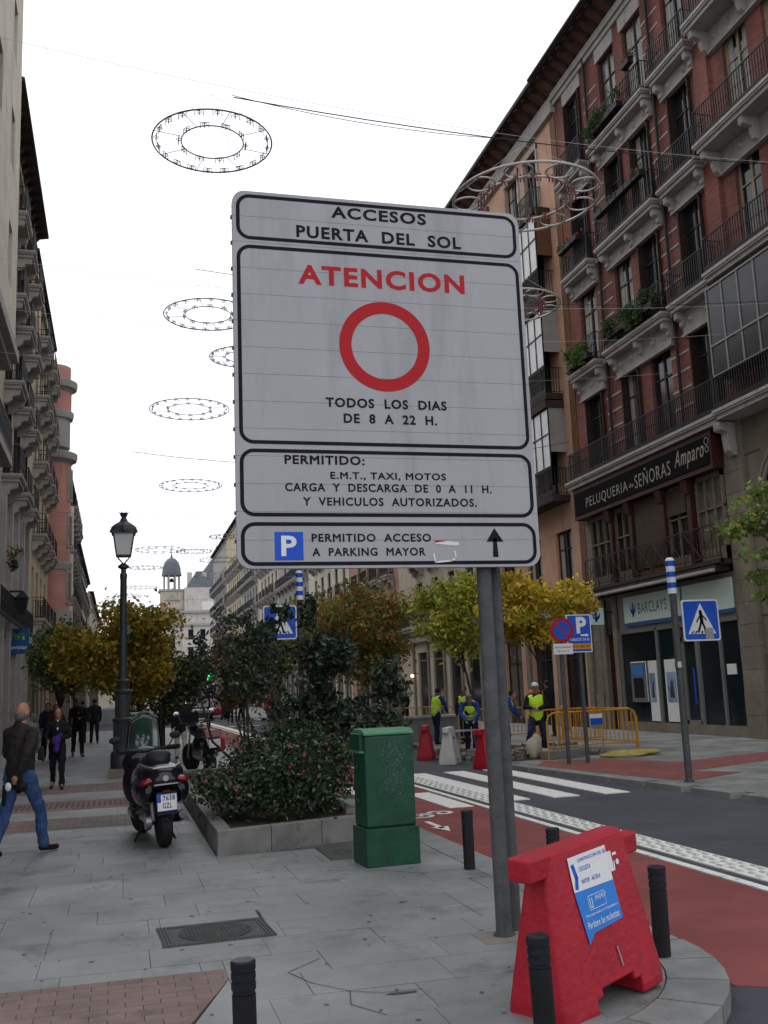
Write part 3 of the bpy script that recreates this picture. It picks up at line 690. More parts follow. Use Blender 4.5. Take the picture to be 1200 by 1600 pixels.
stuff(s_.build('scuff_mark', mat('scuff', (.07, .14, .12), .6, .4, 20), gc))
text('CANAL', .1, .04, K['green_top'], gc, (-.2815, .08, .95), -Y_, Z_); text('MADRID', .13, .03, K['green_top'], gc, (-.2815, .09, .62), -Y_, Z_)

# ================================================================== stone planter
pt = thing('stone_planter', 'long low grey granite planter box beside the parked scooter', 'planter', (1.07, 11.69, 0))
gs = lambda x0, x1, y0, y1: MB().box(x0, x1, y0, y1, -.03, .26).build('granite_block', K['granite'], pt, bevel=.008)
dxs = [0, .42, 1.18, 1.95]
# front wall leans back to the right as in the photo
fa = R(8)
fr = Matrix.Rotation(0, 4, 'Z')
for a, b in ((0.0, .62), (.626, 1.24), (1.246, 1.9)):
    o = MB().prism([(a, a * .30), (b, b * .30), (b, b * .30 + .17), (a, a * .30 + .17)], -.03, .26).build('granite_block', K['granite'], pt, bevel=.006)
for i in range(9):
    y0 = .176 + i * 1.09; o = MB().box(-.0 - .0, .17, y0 + .003, y0 + 1.084, -.03, .26).build('granite_block', K['granite'], pt, bevel=.006)
    if i: MB().box(1.73, 1.9, y0 + .003, y0 + 1.084, -.03, .26).build('granite_block', K['granite'], pt, bevel=.006)
MB().box(0.17, 1.73, 9.82, 9.99, -.03, .26).build('granite_block', K['granite'], pt, bevel=.006)
MB().prism([(.1, .1), (1.8, .6), (1.8, 9.9), (.1, 9.9)], -.02, .2).build('soil_bed', K['soil'], pt)
DK = [(5, (.014, .028, .016)), (4, (.024, .045, .022)), (2, (.05, .08, .04)), (1, (.06, .045, .02))]
RS = [(5, (.014, .032, .015)), (4, (.022, .048, .02)), (1.4, (.06, .1, .04)), (.5, (.13, .17, .09)), (.5, (.1, .05, .02)), (.12, (.2, .02, .03))]
def bush(label, x, y, z0, cl, n, size, cols, seed, cat='shrub', name='rose_bush', grp='rose bushes in the granite planter', m='leafdark', stems=6, flowers=0):
    t = thing(name, label, cat, (x, y, z0), group=grp); g = random.Random(seed); mb = MB()
    for i in range(stems):
        c = cl[i % len(cl)][0]; mb.tube([(g.uniform(-.1, .1), g.uniform(-.1, .1), -.03), (c[0] * .5, c[1] * .5, c[2] * .6), tuple(c)], [.014, .01, .004], 5)
    mb.build('stem', K['bark'], t)
    link('foliage', leafmesh('foliage', [leaves([c[0] for c in cl], [c[1] for c in cl], n, size, cols, seed=seed)], K[m]), t)
    for i in range(flowers):
        c, r_ = cl[g.randrange(len(cl))]; d = Vector((g.uniform(-1, 1), g.uniform(-1, -.3), g.uniform(-.2, 1))).normalized()
        p = Vector(c) + Vector((d.x * r_[0], d.y * r_[1], d.z * r_[2])); f = MB(); f.sph(tuple(p), (.022, .022, .018), 8, 5); f.sph(tuple(p + Vector((.01, 0, .008))), .014, 6, 4)
        f.build('rose_flower', mat('rose_red', (.42, .03, .05), .6, .2, 30), t, True)
    return t
rz = [('low rose bush spilling over the left rim of the planter beside the scooter', 1.5, 13.3, [((-.25, 0, .42), (.3, .6, .2)), ((0, -.2, .32), (.38, .6, .22)), ((.05, .6, .42), (.3, .5, .22))], 4600, 3),
      ('low rose bush with red blooms at the front middle of the planter', 2.05, 12.75, [((0, 0, .35), (.45, .45, .3)), ((-.1, .2, .6), (.34, .4, .22)), ((.2, .1, .62), (.35, .4, .25))], 5600, 3),
      ('dense rose bush at the right end of the planter behind the green cabinet', 2.5, 13.4, [((.1, 0, .4), (.4, .5, .34)), ((0, .3, .75), (.34, .4, .24)), ((.25, -.1, .72), (.26, .4, .24))], 5600, 1),
      ('tall rose bush in the centre of the planter under the evergreen shrub', 2.1, 14.7, [((0, 0, .6), (.55, .5, .42)), ((.35, .2, .95), (.4, .4, .28)), ((-.3, 0, .6), (.3, .4, .3))], 6200, 2),
      ('rose bush at the back of the planter near the motorcycle', 2.45, 17.6, [((0, 0, .4), (.35, .8, .28)), ((.2, .5, .5), (.25, .6, .3)), ((.1, -.6, .5), (.3, .5, .28))], 4200, 1)]
for i, (lb, x, y, cl, n, fl) in enumerate(rz): bush(lb, x, y, .2, cl, int(n * .72), .062, RS, 20 + i, flowers=fl)
# evergreen shrub, two low trees
def dense(label, x, y, cl, n, size, cols, seed, trunks, name='evergreen_shrub', cat='shrub', m='leafdark'):
    t = thing(name, label, cat, (x, y, .2)); mb = MB()
    for pts, r_ in trunks: mb.tube(pts, [r_ * (1 - .6 * i / (len(pts) - 1)) for i in range(len(pts))], 6)
    mb.build('trunk', K['bark'], t, True)
    link('crown', leafmesh('crown', [leaves([c[0] for c in cl], [c[1] for c in cl], n, size, cols, seed=seed, aspect=.5)], K[m]), t); return t
g = random.Random(4); cl = []
for i in range(24):
    a = g.uniform(0, 2 * PI); r_ = g.uniform(0, .75); z = g.uniform(.8, 2.3); k = 1.1 if z < 1.9 else .7
    cl.append(((r_ * k * 1.15 * math.cos(a) + .18, r_ * math.sin(a), z), (g.uniform(.16, .32), g.uniform(.2, .35), g.uniform(.14, .26))))
cl += [((.1, 0, 2.7), (.14, .2, .25)), ((.5, 0, 2.2), (.22, .25, .22)), ((.15, 0, 2.95), (.08, .1, .2))]
cl += [((g.uniform(.5, 1.15), g.uniform(-1.6, -.4), g.uniform(.9, 1.85)), (g.uniform(.16, .28), .25, g.uniform(.14, .22))) for i in range(9)] + [((-.5, 0, 2.55), (.14, .2, .14)), ((-.25, 0, 2.75), (.12, .2, .14)), ((-.42, 0, 2.85), (.08, .1, .1))]
dense('large dark evergreen shrub rising from the planter in front of the blue crossing sign', 2.75, 15.6, cl, 9500, .1, DK, 7, [([(0, 0, -.1), (-.05, .05, .5), (0, 0, 1.2), (0, .1, 2.3)], .05), ([(.1, 0, -.1), (.25, 0, .7), (.5, .1, 1.5)], .04), ([(-.1, .1, -.1), (-.2, .1, .8), (-.45, .1, 1.8)], .035)])
cl = []
for i in range(19):
    cl.append(((g.uniform(-.75, .65), g.uniform(-.5, .5), g.uniform(1.35, 2.7)), (g.uniform(.13, .25), .25, g.uniform(.12, .24))))
dense('thin airy small tree with two bent stems and sparse dark leaves in the planter', 2.15, 18.3, cl, 2500, .085, DK + [(1.2, (.1, .09, .03))], 9,
      [([(.05, 0, -.1), (-.15, 0, .35), (-.55, 0, .75), (-.75, .0, 1.5), (-.7, 0, 2.3)], .035), ([(.1, 0, -.1), (0.05, 0, .5), (-.12, 0, 1.1), (-.2, 0, 2.4)], .03), ([(.2, 0, -.1), (.25, 0, .6), (.05, 0, 1.3), (.1, 0, 2.5)], .035)], 'small_tree', 'tree')
cl = [((g.uniform(-.5, .5), g.uniform(-.5, .5), g.uniform(1.4, 3.1)), (.22, .3, .24)) for i in range(15)]
dense('slim evergreen with pointed top rising behind the thin airy tree in the planter', 2.5, 20.6, cl, 2300, .09, DK, 19, [([(0, 0, -.1), (0, 0, 1.5), (0, 0, 3.1)], .04)], 'evergreen_tree', 'tree')
cl = [((g.uniform(-.7, .5), g.uniform(-.5, .5), g.uniform(1.3, 2.9)), (.26, .3, .24)) for i in range(16)]
dense('brown and orange leaved small tree at the far end of the planter', 3.0, 25.4, cl, 3600, .09, [(4, (.1, .045, .02)), (3, (.05, .06, .02)), (2, (.16, .07, .02))], 29, [([(0, 0, -.1), (0, 0, 1.2), (.1, 0, 2.8)], .04)], 'autumn_tree', 'tree', 'leaf')

# gum spots, stains and fallen leaves on the pavement
g = random.Random(31); P = []
for i in range(260):
    x, y = g.uniform(-3, 3.3), g.uniform(5, 16); s = g.uniform(.006, .022)
    P.append([(x + s * g.uniform(.7, 1.2) * math.cos(R(a)), y + s * g.uniform(.7, 1.2) * math.sin(R(a))) for a in range(0, 360, 45)])
stuff(flat(P, mat('gum_spot', (.1, .105, .1), .8, .3, 9), walk, (0, 0, 0), X_, Y_, 'gum_spot', .0026))
lv = leaves([(x, y, .006) for x, y in ((2.9, 11.2), (1, 13), (.2, 17), (-1, 24), (.5, 27), (2.9, 8.8), (-.5, 11))], [(1.0, 1.2, .004)] * 7, 150, .05, [(2, (.3, .2, .04)), (1, (.16, .09, .03))], seed=5, droop=0)
lv[0][:, 2] = .004 + np.abs(lv[0][:, 2] - .006) * .3
fo = stuff(link('fallen_leaves', leafmesh('fallen_leaves', [lv], K['leaf']))); fo['label'] = 'a few fallen yellow leaves scattered over the grey pavement'

# ================================================================== FACADE KIT (local: outward = -x, along = +y, up = +z)
MESH = {}
def window_mesh(w, h, style):
    k = ('w', round(w, 2), round(h, 2), style)
    if k in MESH: return MESH[k]
    fm = {'pale': mat('pale_wood_frame', (.3, .24, .15), .6, .2, 5), 'white': K['stucco_w']}.get(style, K['wood_dk'])
    b = MB(); t = .07
    b.box(.12, .2, 0, t, 0, h).box(.12, .2, w - t, w, 0, h).box(.12, .2, t, w - t, h - t, h).box(.12, .2, t, w - t, 0, .28)
    b.box(.125, .195, w / 2 - .045, w / 2 + .045, .28, h - t)
    b.box(.13, .19, t, w / 2 - .045, h * .72, h * .72 + .05).box(.13, .19, w / 2 + .045, w - t, h * .72, h * .72 + .05)
    fr = b.mesh('window', fm); pn = MB().box(.165, .175, t, w - t, .28, h - t)
    P = [pn.mesh('pane', K[n]) for n in ('glass_dk', 'glass_curt', 'glass_dk')]
    sh = MB()
    for s in (0, 1):
        y0 = 0.01 if s == 0 else w - .05
        sh.box(-.12, .1, y0, y0 + .04, .05, h - .05)
        for q in range(int(h / .12)): sh.box(-.1, .07, y0 - .006, y0 + .046, .1 + q * .12, .14 + q * .12)
    sh_ = sh.mesh('shutter', K['wood_dk']) if style == 'shut' else None
    MESH[k] = (fr, P, sh_); return MESH[k]
def add_window(root, y, z, w, h, style='dark', bright=.3):
    fr, P, sh = window_mesh(w, h, style); o = link('window', fr, root, (0, y, z))
    link('pane', P[1] if rnd.random() < bright else P[0], o)
    if sh: link('shutter', sh, o)
    if rnd.random() < .4:
        k = ('cu', round(w, 2), round(h, 2))
        if k not in MESH: MESH[k] = MB().box(.155, .163, .08, w * .32, .3, h - .08).box(.155, .163, w * .72, w - .08, .3, h - .08).mesh('curtain', mat('curtain_cloth', (.3, .29, .25), .9, .25, 6))
        link('curtain', MESH[k], o)
    return o
def rail_mesh(L, d, h=1.0, sp=.115, knob=True):
    k = ('r', round(L, 2), d, h)
    if k in MESH: return MESH[k]
    b = MB(); t = .0115
    b.box(-d - .02, -d + .015, 0, L, h - .03, h).box(-d - .01, -d + .01, 0, L, .06, .085).box(-d - .01, -d + .01, 0, L, .17, .185)
    for y in (0, L - .02): b.box(-d, 0, y, y + .02, h - .03, h).box(-d, 0, y, y + .02, .06, .085)
    n = int(L / sp)
    for i in range(n + 1):
        y = .01 + i * (L - .02) / n; b.box(-d - t, -d + t, y - t, y + t, 0, h)
        if knob: b.box(-d - .018, -d + .018, y - .018, y + .018, h * .52, h * .58)
        if i < n: ym = y + sp / 2; b.box(-d - t, -d + t, ym - .025, ym + .025, .1, .16)
    for i in range(1, int(d / sp) + 1):
        for y in (.01, L - .01): b.box(-i * sp - t, -i * sp + t, y - t, y + t, 0, h)
    MESH[k] = b.mesh('railing', K['iron']); return MESH[k]
def slab_mesh(L, d, m, th=.28):
    k = ('s', round(L, 2), d, m, th)
    if k in MESH: return MESH[k]
    b = MB(); b.box(-d - .06, 0, -.06, L + .06, -.09, 0).box(-d - .03, 0, -.03, L + .03, -.15, -.09).box(-d + .03, 0, .03, L - .03, -th, -.15)
    MESH[k] = b.mesh('balcony', K[m]); return MESH[k]
def corbel_mesh(d, h, m, w=.17):
    k = ('c', d, h, m, w)
    if k in MESH: return MESH[k]
    P = [(0, 0), (-d, 0), (-d, -.12 * h / .6)]
    for i in range(9): a = R(80 - i * 30); P.append((-d + .09 + .09 * math.cos(a + PI / 2) * 1.0, -.2 * h / .6 - .08 * math.sin(a)))
    P = [(0, 0), (-d, 0), (-d, -.1), (-d * .93, -.2), (-d * .72, -.26), (-d * .55, -.27), (-d * .5, -.34), (-d * .52, -.42), (-d * .42, -h * .85), (-d * .2, -h), (0, -h)]
    b = MB(); b.prism([(p[0], p[1]) for p in P], -w / 2, w / 2, 'XZ'); b.lathe([(0, -w / 2 - .02), (.09, -w / 2 - .02), (.09, w / 2 + .02), (0, w / 2 + .02)], 10, (-d + .1, 0, -.16), axis='Y')
    b.v = b.v; MESH[k] = b.mesh('corbel', K[m]); return MESH[k]
def add_balcony(root, y, z, L, d=.45, m='stucco_w', rail=1.0, corb=2, ch=.52, label=None, lintel=True):
    o = link('balcony', slab_mesh(L, d, m), root, (0, y, z), label=label)
    link('railing', rail_mesh(L, d - .03, rail), o)
    for i in range(corb):
        yy = .18 + i * (L - .36) / max(1, corb - 1); link('corbel', corbel_mesh(d - .08, ch, m), o, (0, yy, -.28))
    return o
def wall_cells(root, L, z0, z1, wins, m, x0=0., x1=.32, name='wall', y0=0.):
    ys = sorted({y0, L} | {round(v, 3) for w_ in wins for v in (w_[0], w_[0] + w_[2])}); zs = sorted({z0, z1} | {round(v, 3) for w_ in wins for v in (w_[1], w_[1] + w_[3])})
    ys = [v for v in ys if y0 <= v <= L]; zs = [v for v in zs if z0 <= v <= z1]
    def keep(i, j):
        cy, cz = (ys[i] + ys[i + 1]) / 2, (zs[j] + zs[j + 1]) / 2
        return not any(w_[0] < cy < w_[0] + w_[2] and w_[1] < cz < w_[1] + w_[3] for w_ in wins)
    return MB().cells(ys, zs, keep, x0, x1, 'YZ').build(name, K[m], root)
def modillions(root, L, z, d, sp=.75, m='soffit', w=.2, h=.35):
    b = MB()
    for i in range(int(L / sp)): y = .2 + i * sp; b.prism([(0, 0), (-d, 0), (-d, -.1), (-d * .6, -.14), (-d * .3, -h), (0, -h)], y, y + w, 'XZ')
    b.v = [(v[0], v[1], v[2] + z) for v in b.v]
    return stuff(b.build('eave_bracket', K[m], root))
def root_at(name, label, X, Y0, L, side, group=None):
    return thing(name, label, 'building', (X, Y0 if side == 'R' else Y0 + L, 0), 0 if side == 'R' else PI, group)

# ------------------------------------------------------------------ RED BRICK BUILDING (right, near)
RX = 17.0; A0 = 8.0
red = root_at('brick_building', 'tall red brick building on the right with white corbelled balconies above a bank', RX, A0, 34.3 - A0, 'R')
yl = lambda Y: Y - A0
FL = [9.1, 13.15, 17.0, 20.9]; TOPS = [12.15, 16.2, 20.1, 24.2]
cols_ = [(32.1, 33.45), (29.4, 30.6), (27.45, 28.75), (24.95, 26.2)]
wins = []
for f, tp in zip(FL, TOPS):
    for a, b in cols_: wins.append((yl(a), f + .02, b - a, tp - f - .02))
sec2 = [(22.1, 23.25), (20.2, 21.4), (17.6, 18.8), (15.2, 16.4), (12.4, 13.6), (9.6, 10.8)]
for f, tp in zip(FL, TOPS):
    for a, b in sec2: wins.append((yl(a), f + .1, b - a, tp - f - .1))
LL = 34.3 - A0
wall_cells(red, LL, 9.0, 25.0, wins, 'brick')
MB().box(.32, 11, 0, LL, 4.6, 25.3).build('core', K['wood_dk'], red)
for k, (f, tp) in enumerate(zip(FL, TOPS)):
    for a, b in cols_: add_window(red, yl(a), f + .02, b - a, tp - f - .02, 'shut' if rnd.random() < .5 else 'dark', .15)
    for a, b in sec2: add_window(red, yl(a), f + .1, b - a, tp - f - .1, 'pale', .4)
# lintel courses under each balcony row with diamond bosses
def lintel(a, b, z0, z1):
    m_ = MB().box(-.1, 0, yl(a), yl(b), z0, z1)
    n = max(1, int((b - a) / .62)); s = (b - a) / n
    for i in range(n):
        y = yl(a) + (i + .5) * s; zc = (z0 + z1) / 2; q = .17
        m_.add([(-.1, y - q, zc), (-.1, y, zc - q), (-.1, y + q, zc), (-.1, y, zc + q), (-.22, y, zc)], [(0, 1, 4), (1, 2, 4), (2, 3, 4), (3, 0, 4)])
    m_.box(-.16, 0, yl(a) - .03, yl(b) + .03, z0 - .06, z0)
    m_.build('lintel', K['stucco_w'], red)
bal = [(31.7, 33.9), (27.05, 31.0), (24.45, 26.6)]
for k in range(4):
    if k: 
        for j, (a, b) in enumerate(bal):
            add_balcony(red, yl(a), FL[k], b - a, .45, 'stucco_w', 1.05, 2 if b - a < 3 else 3)
            lintel(a + .15, b - .15, TOPS[k - 1], FL[k] - .29)
        # string course
    if k < 4:
        pass
for k in (1, 2, 3): MB().box(-.14, 0, 0, LL, FL[k] - .22, FL[k] - .06).build('string_course', K['stucco_w'], red)
for a, b in cols_: MB().box(-.06, 0, yl(a) - .1, yl(b) + .1, TOPS[3], 24.75).build('lintel', K['stucco_w'], red)
# white bands on the piers
sb = MB().box(-.018, 0, 0, 1.05, -.035, .035).mesh('pier_band', K['stucco_w']); sb2 = MB().box(-.018, 0, 0, .62, -.035, .035).mesh('pier_band', K['stucco_w'])
for k, (f, tp) in enumerate(zip(FL, TOPS)):
    for (a, me) in ((30.82, sb), (26.4, sb)):
        for q in range(5): link('pier_band', me, red, (0, yl(a), f + .35 + q * .56))
# second section: deep white balconies all along
MB().box(-.12, 0, yl(23.9), yl(24.6), 9, 25).build('pilaster', K['brick'], red)
for k in (2, 3):
    add_balcony(red, yl(14.2), FL[k] + .05, 9.75, .75, 'stucco_w', 1.05, 6, .7, label='long white balcony on the nearer half of the brick front')
    lintel(19.6, 23.7, TOPS[k - 1] - .1, FL[k] - .24)
    add_balcony(red, yl(8.4), FL[k] + .05, 5.0, .75, 'stucco_w', 1.05, 3, .7)
add_balcony(red, yl(14.2), FL[1] - .02, 9.9, .75, 'stucco_w', 1.05, 0)
# glazed gallery on first floor of the nearer half
gal = MB(); y0, y1 = yl(14.5), yl(24.25); z0, z1 = 10.05, 12.72
n = 13
for i in range(n + 1): y = y0 + (y1 - y0) * i / n; gal.box(-.68, -.62, y - .03, y + .03, z0, z1)
for z in (z0, z0 + .9, z1 - .06): gal.box(-.69, -.61, y0, y1, z, z + .06)
for y in (y0, y1 - .06): gal.box(-.65, 0, y, y + .06, z0, z0 + .06).box(-.65, 0, y, y + .06, z1 - .06, z1)
gg = gal.build('glazed_gallery', K['alframe'], red); gp = MB().box(-.655, -.645, y0, y1, z0, z1); gp.box(-.65, 0, y1 - .035, y1 - .025, z0, z1); gp.build('pane', mat('gallery_glass', (.03, .03, .034), .18, .5, .5, spec=.3), gg)
add_balcony(red, yl(14.4), 9.12, 9.9, .72, 'stucco_w', .95, 0)
# first-floor continuous cornice balcony over the shop sign
b_ = link('balcony', slab_mesh(10.0, .62, 'stucco_w', .3), red, (0, yl(24.4), 9.1)); link('railing', rail_mesh(9.9, .55, 1.05), b_)
MB().box(-.2, 0, 0, LL, 24.95, 25.25).build('cornice_moulding', K['stucco_w'], red)
MB().box(-.12, 0, 0, LL, 24.75, 24.95).build('cornice_moulding', K['stucco_w'], red)
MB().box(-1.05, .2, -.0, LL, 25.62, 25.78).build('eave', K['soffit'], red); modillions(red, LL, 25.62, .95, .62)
MB().lathe([(.0, 0), (.08, 0), (.08, LL), (0, LL)], 8, (-1.08, 0, 25.74), axis='Y').build('gutter', K['soffit'], red)
MB().prism([(-1.05, 25.78), (4, 28.2), (4, 25.0), (.3, 25.0)], 0, LL, 'XZ').build('roof', K['roof'], red)
MB().lathe([(0, 0), (.055, 0), (.055, 16), (0, 16)], 8, (-.1, yl(26.9), 9)).build('downpipe', K['iron'], red)
MB().lathe([(0, 0), (.055, 0), (.055, 16), (0, 16)], 8, (-.1, yl(31.5), 9)).build('downpipe', K['iron'], red)
# hanging window boxes, plants
def balcony_plant(label, Y, z, x, L, seed, n=700, h=.5, cols=None, name='balcony_plant', fl=None, grp='plants on the balconies'):
    t = thing(name, label, 'plant', (x, Y, z), group=grp); bx = MB()
    for i in range(max(1, int(L / .55))): bx.box(-.12, .1, i * .55, i * .55 + .5, -.2, 0)
    bx.build('trough', K['blackpl'], t); g = random.Random(seed)
    cl = [((g.uniform(-.15, .1), g.uniform(0, L), g.uniform(-h * .3, h)), (.16, .28, h * .5)) for i in range(int(3 + L * 3))]
    P = [leaves([c[0] for c in cl], [c[1] for c in cl], n, .1, cols or [(4, (.03, .07, .02)), (2, (.07, .13, .04)), (1, (.12, .16, .05))], seed=seed)]
    if fl: P.append(leaves([c[0] for c in cl], [c[1] for c in cl], n // 8, .11, [(1, fl)], seed=seed + 1))
    link('foliage', leafmesh('foliage', P, K['leaf']), t); return t
balcony_plant('mass of climbing greenery filling the second-storey double balcony of the brick building', 27.3, 13.6, 16.48, 3.4, 1, 2600, .45)
balcony_plant('tall bright green plant in the left single balcony of the brick building', 32.0, 13.5, 16.5, 1.8, 2, 1300, .5, [(3, (.05, .12, .02)), (2, (.12, .18, .03))])
balcony_plant('green troughs along the top-storey double balcony of the brick building', 28.4, 21.3, 16.5, 2.3, 3, 1100, .4)
balcony_plant('row of dark flower boxes with red blooms on the third-storey double balcony', 27.2, 18.1, 16.42, 3.6, 4, 240, .15, fl=(.5, .02, .06))
balcony_plant('dark flower box with a single red flower on the third-storey single balcony', 32.0, 18.1, 16.42, 1.7, 5, 110, .12, fl=(.6, .03, .03))
balcony_plant('red hanging flower pot at the right end of the top double balcony', 27.3, 22.2, 16.42, .5, 6, 160, .14, fl=(.5, .03, .03))
# ---- ground & mezzanine: stone piers
def pier(a, b, z1=9.0, nm='stone_pier', d=-.12):
    z = 0; k = 0
    while z < z1 - .05:
        h = min(.62, z1 - z); MB().box(d - (.05 if z < .9 else 0), .3, yl(a) + .004, yl(b) - .004, z + .004, z + h - .004).build('ashlar_block', K['stone'], red, bevel=.008); z += h
MB().box(0.0, .31, yl(24.2), yl(25.05), 0, 9).build('pier_core', K['mortar'], red)
pier(24.15, 25.05); pier(33.7, 34.28, 9.0, d=-.06)
# stone arcade front on the nearer half
ar = []
for (a, b) in ((20.2, 23.4), (15.4, 18.8), (10.6, 14.0)):
    ar.append((yl(a), 0, b - a, 6.4))
wall_cells(red, yl(24.16), 0, 9.0, ar, 'stone', 0, .4)
for (a, b) in ((20.2, 23.4), (15.4, 18.8), (10.6, 14.0)):
    c, r_ = (yl(a) + yl(b)) / 2, (b - a) / 2; P = [(c + r_ * math.cos(R(t)), 6.4 + r_ * .9 * math.sin(R(t))) for t in range(0, 181, 12)]
    for s, q in ((1.0, 1.08), (1.12, 1.2)):
        o_ = MB()
        for i in range(len(P) - 1):
            f = lambda p, s_: (c + (p[0] - c) * s_, 6.4 + (p[1] - 6.4) * s_)
            a1, a2, a3, a4 = f(P[i], s), f(P[i + 1], s), f(P[i + 1], q), f(P[i], q); o_.prism([a1, a2, a3, a4], -.07, .0, 'YZ')
        o_.build('arch_moulding', K['stone'], red)
    MB().prism(P + [], -.012, .02, 'YZ').build('fanlight', K['glass_dk'], red)
    MB().box(.2, .25, yl(a), yl(b), 0, 6.4).build('shop_glass', K['glass_dk'], red)
    for yy in (yl(a) + .9, yl(b) - .9): MB().box(.12, .2, yy, yy + .07, 0, 6.4).build('mullion', K['wood_dk'], red)
    MB().box(.1, .2, yl(a), yl(b), 3.3, 3.5).build('transom', K['wood_dk'], red)
for z in (1.0, 2.2, 3.3, 4.4, 5.5, 6.6, 7.8): MB().box(-.02, 0.01, yl(23.45), yl(24.12), z, z + .03).build('stone_joint', K['mortar'], red)
for y_ in (24.45, 19.5): link('corbel', corbel_mesh(.5, .95, 'stucco_w', .3), red, (-.12, yl(y_), 8.8))
# ---- hairdresser mezzanine
a, b = 25.08, 33.68; ya, yb = yl(a), yl(b)
fas = MB().box(-.5, 0, ya - .1, yb + .5, 7.62, 8.8).build('shop_fascia', K['wood_red'], red, label='dark hairdresser fascia with pale lettering')
MB().box(-.53, -.5, ya + .05, yb + .35, 7.78, 8.6).build('fascia_panel', mat('fascia_dark', (.006, .005, .006), .8, .2, 3, spec=.05), fas)
RU = -Y_
def TR(s, yL, yR, z, h, m, par=red, x=-.53, b=.01, it=0.): text(s, yL - yR, h, K[m], par, (x, yl(yL), z), -Y_, Z_, bold=b, off=.004, italic=it)
TR('PELUQUERIA', 33.1, 29.95, 7.88, .42, 'gold', fas, b=-.002); TR('de', 29.85, 29.55, 8.0, .16, 'gold', fas); TR('SEÑORAS', 29.45, 27.2, 7.9, .56, 'gold', fas, b=-.002)
TR('Amparo', 26.95, 25.3, 7.88, .66, 'gold', fas, b=.012, it=.35)
flat(annulus(disc(0, 0, .12, 16), disc(0, 0, .09, 16)) + annulus(disc(0, -.24, .1, 16), disc(0, -.24, .07, 16)), K['greyprint'], fas, (-.53, yl(25.15), 8.45), -Y_, Z_, 'emblem', .004)
# bay windows behind the rail
MB().box(-.45, 0, ya, yb, 4.86, 5.02).build('gallery_floor', K['wood_dk'], red)
MB().box(-.1, -.04, ya, yb, 5.02, 7.62).build('pane', K['glass_dk'], red)
bays = [(25.1, 26.5, 'c'), (26.95, 28.15, 'h'), (28.4, 30.2, 's'), (30.55, 31.7, 'g'), (31.95, 33.6, 'g')]
for i, (p, q, ty) in enumerate(bays):
    fb = MB(); P, Q = yl(p), yl(q)
    fb.box(-.2, -.1, P, P + .06, 5.02, 7.6).box(-.2, -.1, Q - .06, Q, 5.02, 7.6).box(-.2, -.1, P, Q, 5.02, 5.4).box(-.2, -.1, P, Q, 7.45, 7.6).box(-.19, -.1, P, Q, 6.55, 6.6)
    n = 3 if q - p > 1.3 else 2
    for k in range(1, n): y = P + (Q - P) * k / n; fb.box(-.19, -.1, y - .025, y + .025, 5.4, 7.45)
    o = fb.build('mezzanine_window', mat('beige_frame', (.16, .13, .09), .6, .2, 5) if ty != 's' else K['wood_br'], red)
    if ty == 'c': MB().box(-.12, -.11, P + .06, Q - .06, 5.4, 7.45).build('net_curtain', K['glass_curt'], o)
    if ty in 'sh':
        zlo = 5.3 if ty == 's' else 6.7; s_ = MB()
        z = zlo
        while z < 7.5: s_.box(-.26, -.2, P + .04, Q - .04, z, z + .05); z += .062
        s_.build('roller_shutter', mat('shutter_brown', (.07, .05, .035), .7, .2, 6), o)
for y in (26.72, 28.28, 30.38, 31.82): MB().box(-.32, -.1, yl(y) - .11, yl(y) + .11, 5.02, 7.62).build('wooden_post', K['wood_red'], red, bevel=.01); 
for y in (26.72, 28.28, 30.38, 31.82): MB().frus((-.32, yl(y), 7.2), (.12, .26), (-.36, yl(y), 7.6), (.22, .36)).build('post_capital', K['wood_red'], red)
r2 = MB()
r2.box(-.47, -.44, ya, yb, 6.02, 6.06).box(-.47, -.44, ya, yb, 5.1, 5.13)
nn_ = 9
for i in range(nn_ + 1):
    y = ya + (yb - ya) * i / nn_; r2.box(-.47, -.44, y - .015, y + .015, 5.0, 6.05)
    if i < nn_:
        y2 = ya + (yb - ya) * (i + 1) / nn_; r2.tube([(-.455, y, 6.03), (-.455, y2, 5.1)], .012, 4); r2.tube([(-.455, y, 5.1), (-.455, y2, 6.03)], .012, 4)
        for k in range(1, 5): yy = y + (y2 - y) * k / 5; r2.box(-.462, -.448, yy - .006, yy + .006, 5.1, 6.03)
r2.build('gallery_railing', K['wood_dk'], red)
MB().box(-.5, -.38, ya, yl(33.6), 4.9, 5.02).build('gallery_sill', K['wood_dk'], red)
# awning case
MB().box(-.62, -.5, yl(25.35), yl(32.9), 4.66, 4.76).build('awning_case', K['stucco_w'], red, bevel=.02)
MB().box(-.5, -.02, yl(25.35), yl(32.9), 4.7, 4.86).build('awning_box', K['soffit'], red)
# ---- bank front
MB().box(-.02, .1, ya, yl(32.3), 3.35, 4.66).build('fascia_backing', K['alframe'], red)
for p, q in ((25.3, 27.95), (28.15, 31.75)):
    o = MB().box(-.08, -.02, yl(p), yl(q), 3.62, 4.5).build('fascia_panel', K['bankgreen'], red); MB().box(-.085, -.02, yl(p), yl(q), 3.5, 3.615).build('fascia_stripe', mat('stripe_blue', (.03, .1, .25), .4, .1, 4), o)
text('BARCLAYS', 1.85, .36, K['teal'], red, (-.08, yl(30.75), 3.88), -Y_, Z_, bold=.004, off=.004)
eg = stroke([(0, .0), (0, .34)], .12) + stroke([(-.12, .2), (0, .05)], .08) + stroke([(.12, .2), (0, .05)], .08) + stroke([(-.17, .32), (-.12, .12)], .07) + stroke([(.17, .32), (.12, .12)], .07) + [disc(0, .38, .06, 10)]
flat(eg, K['blueprint'], red, (-.08, yl(31.1), 3.84), -Y_, Z_, 'bank_emblem', .004)
MB().box(.02, .05, ya, yl(32.4), .3, 3.35).build('bank_glass', mat('bank_glass', (.008, .015, .02), .08, .3, .6, spec=.35), red)
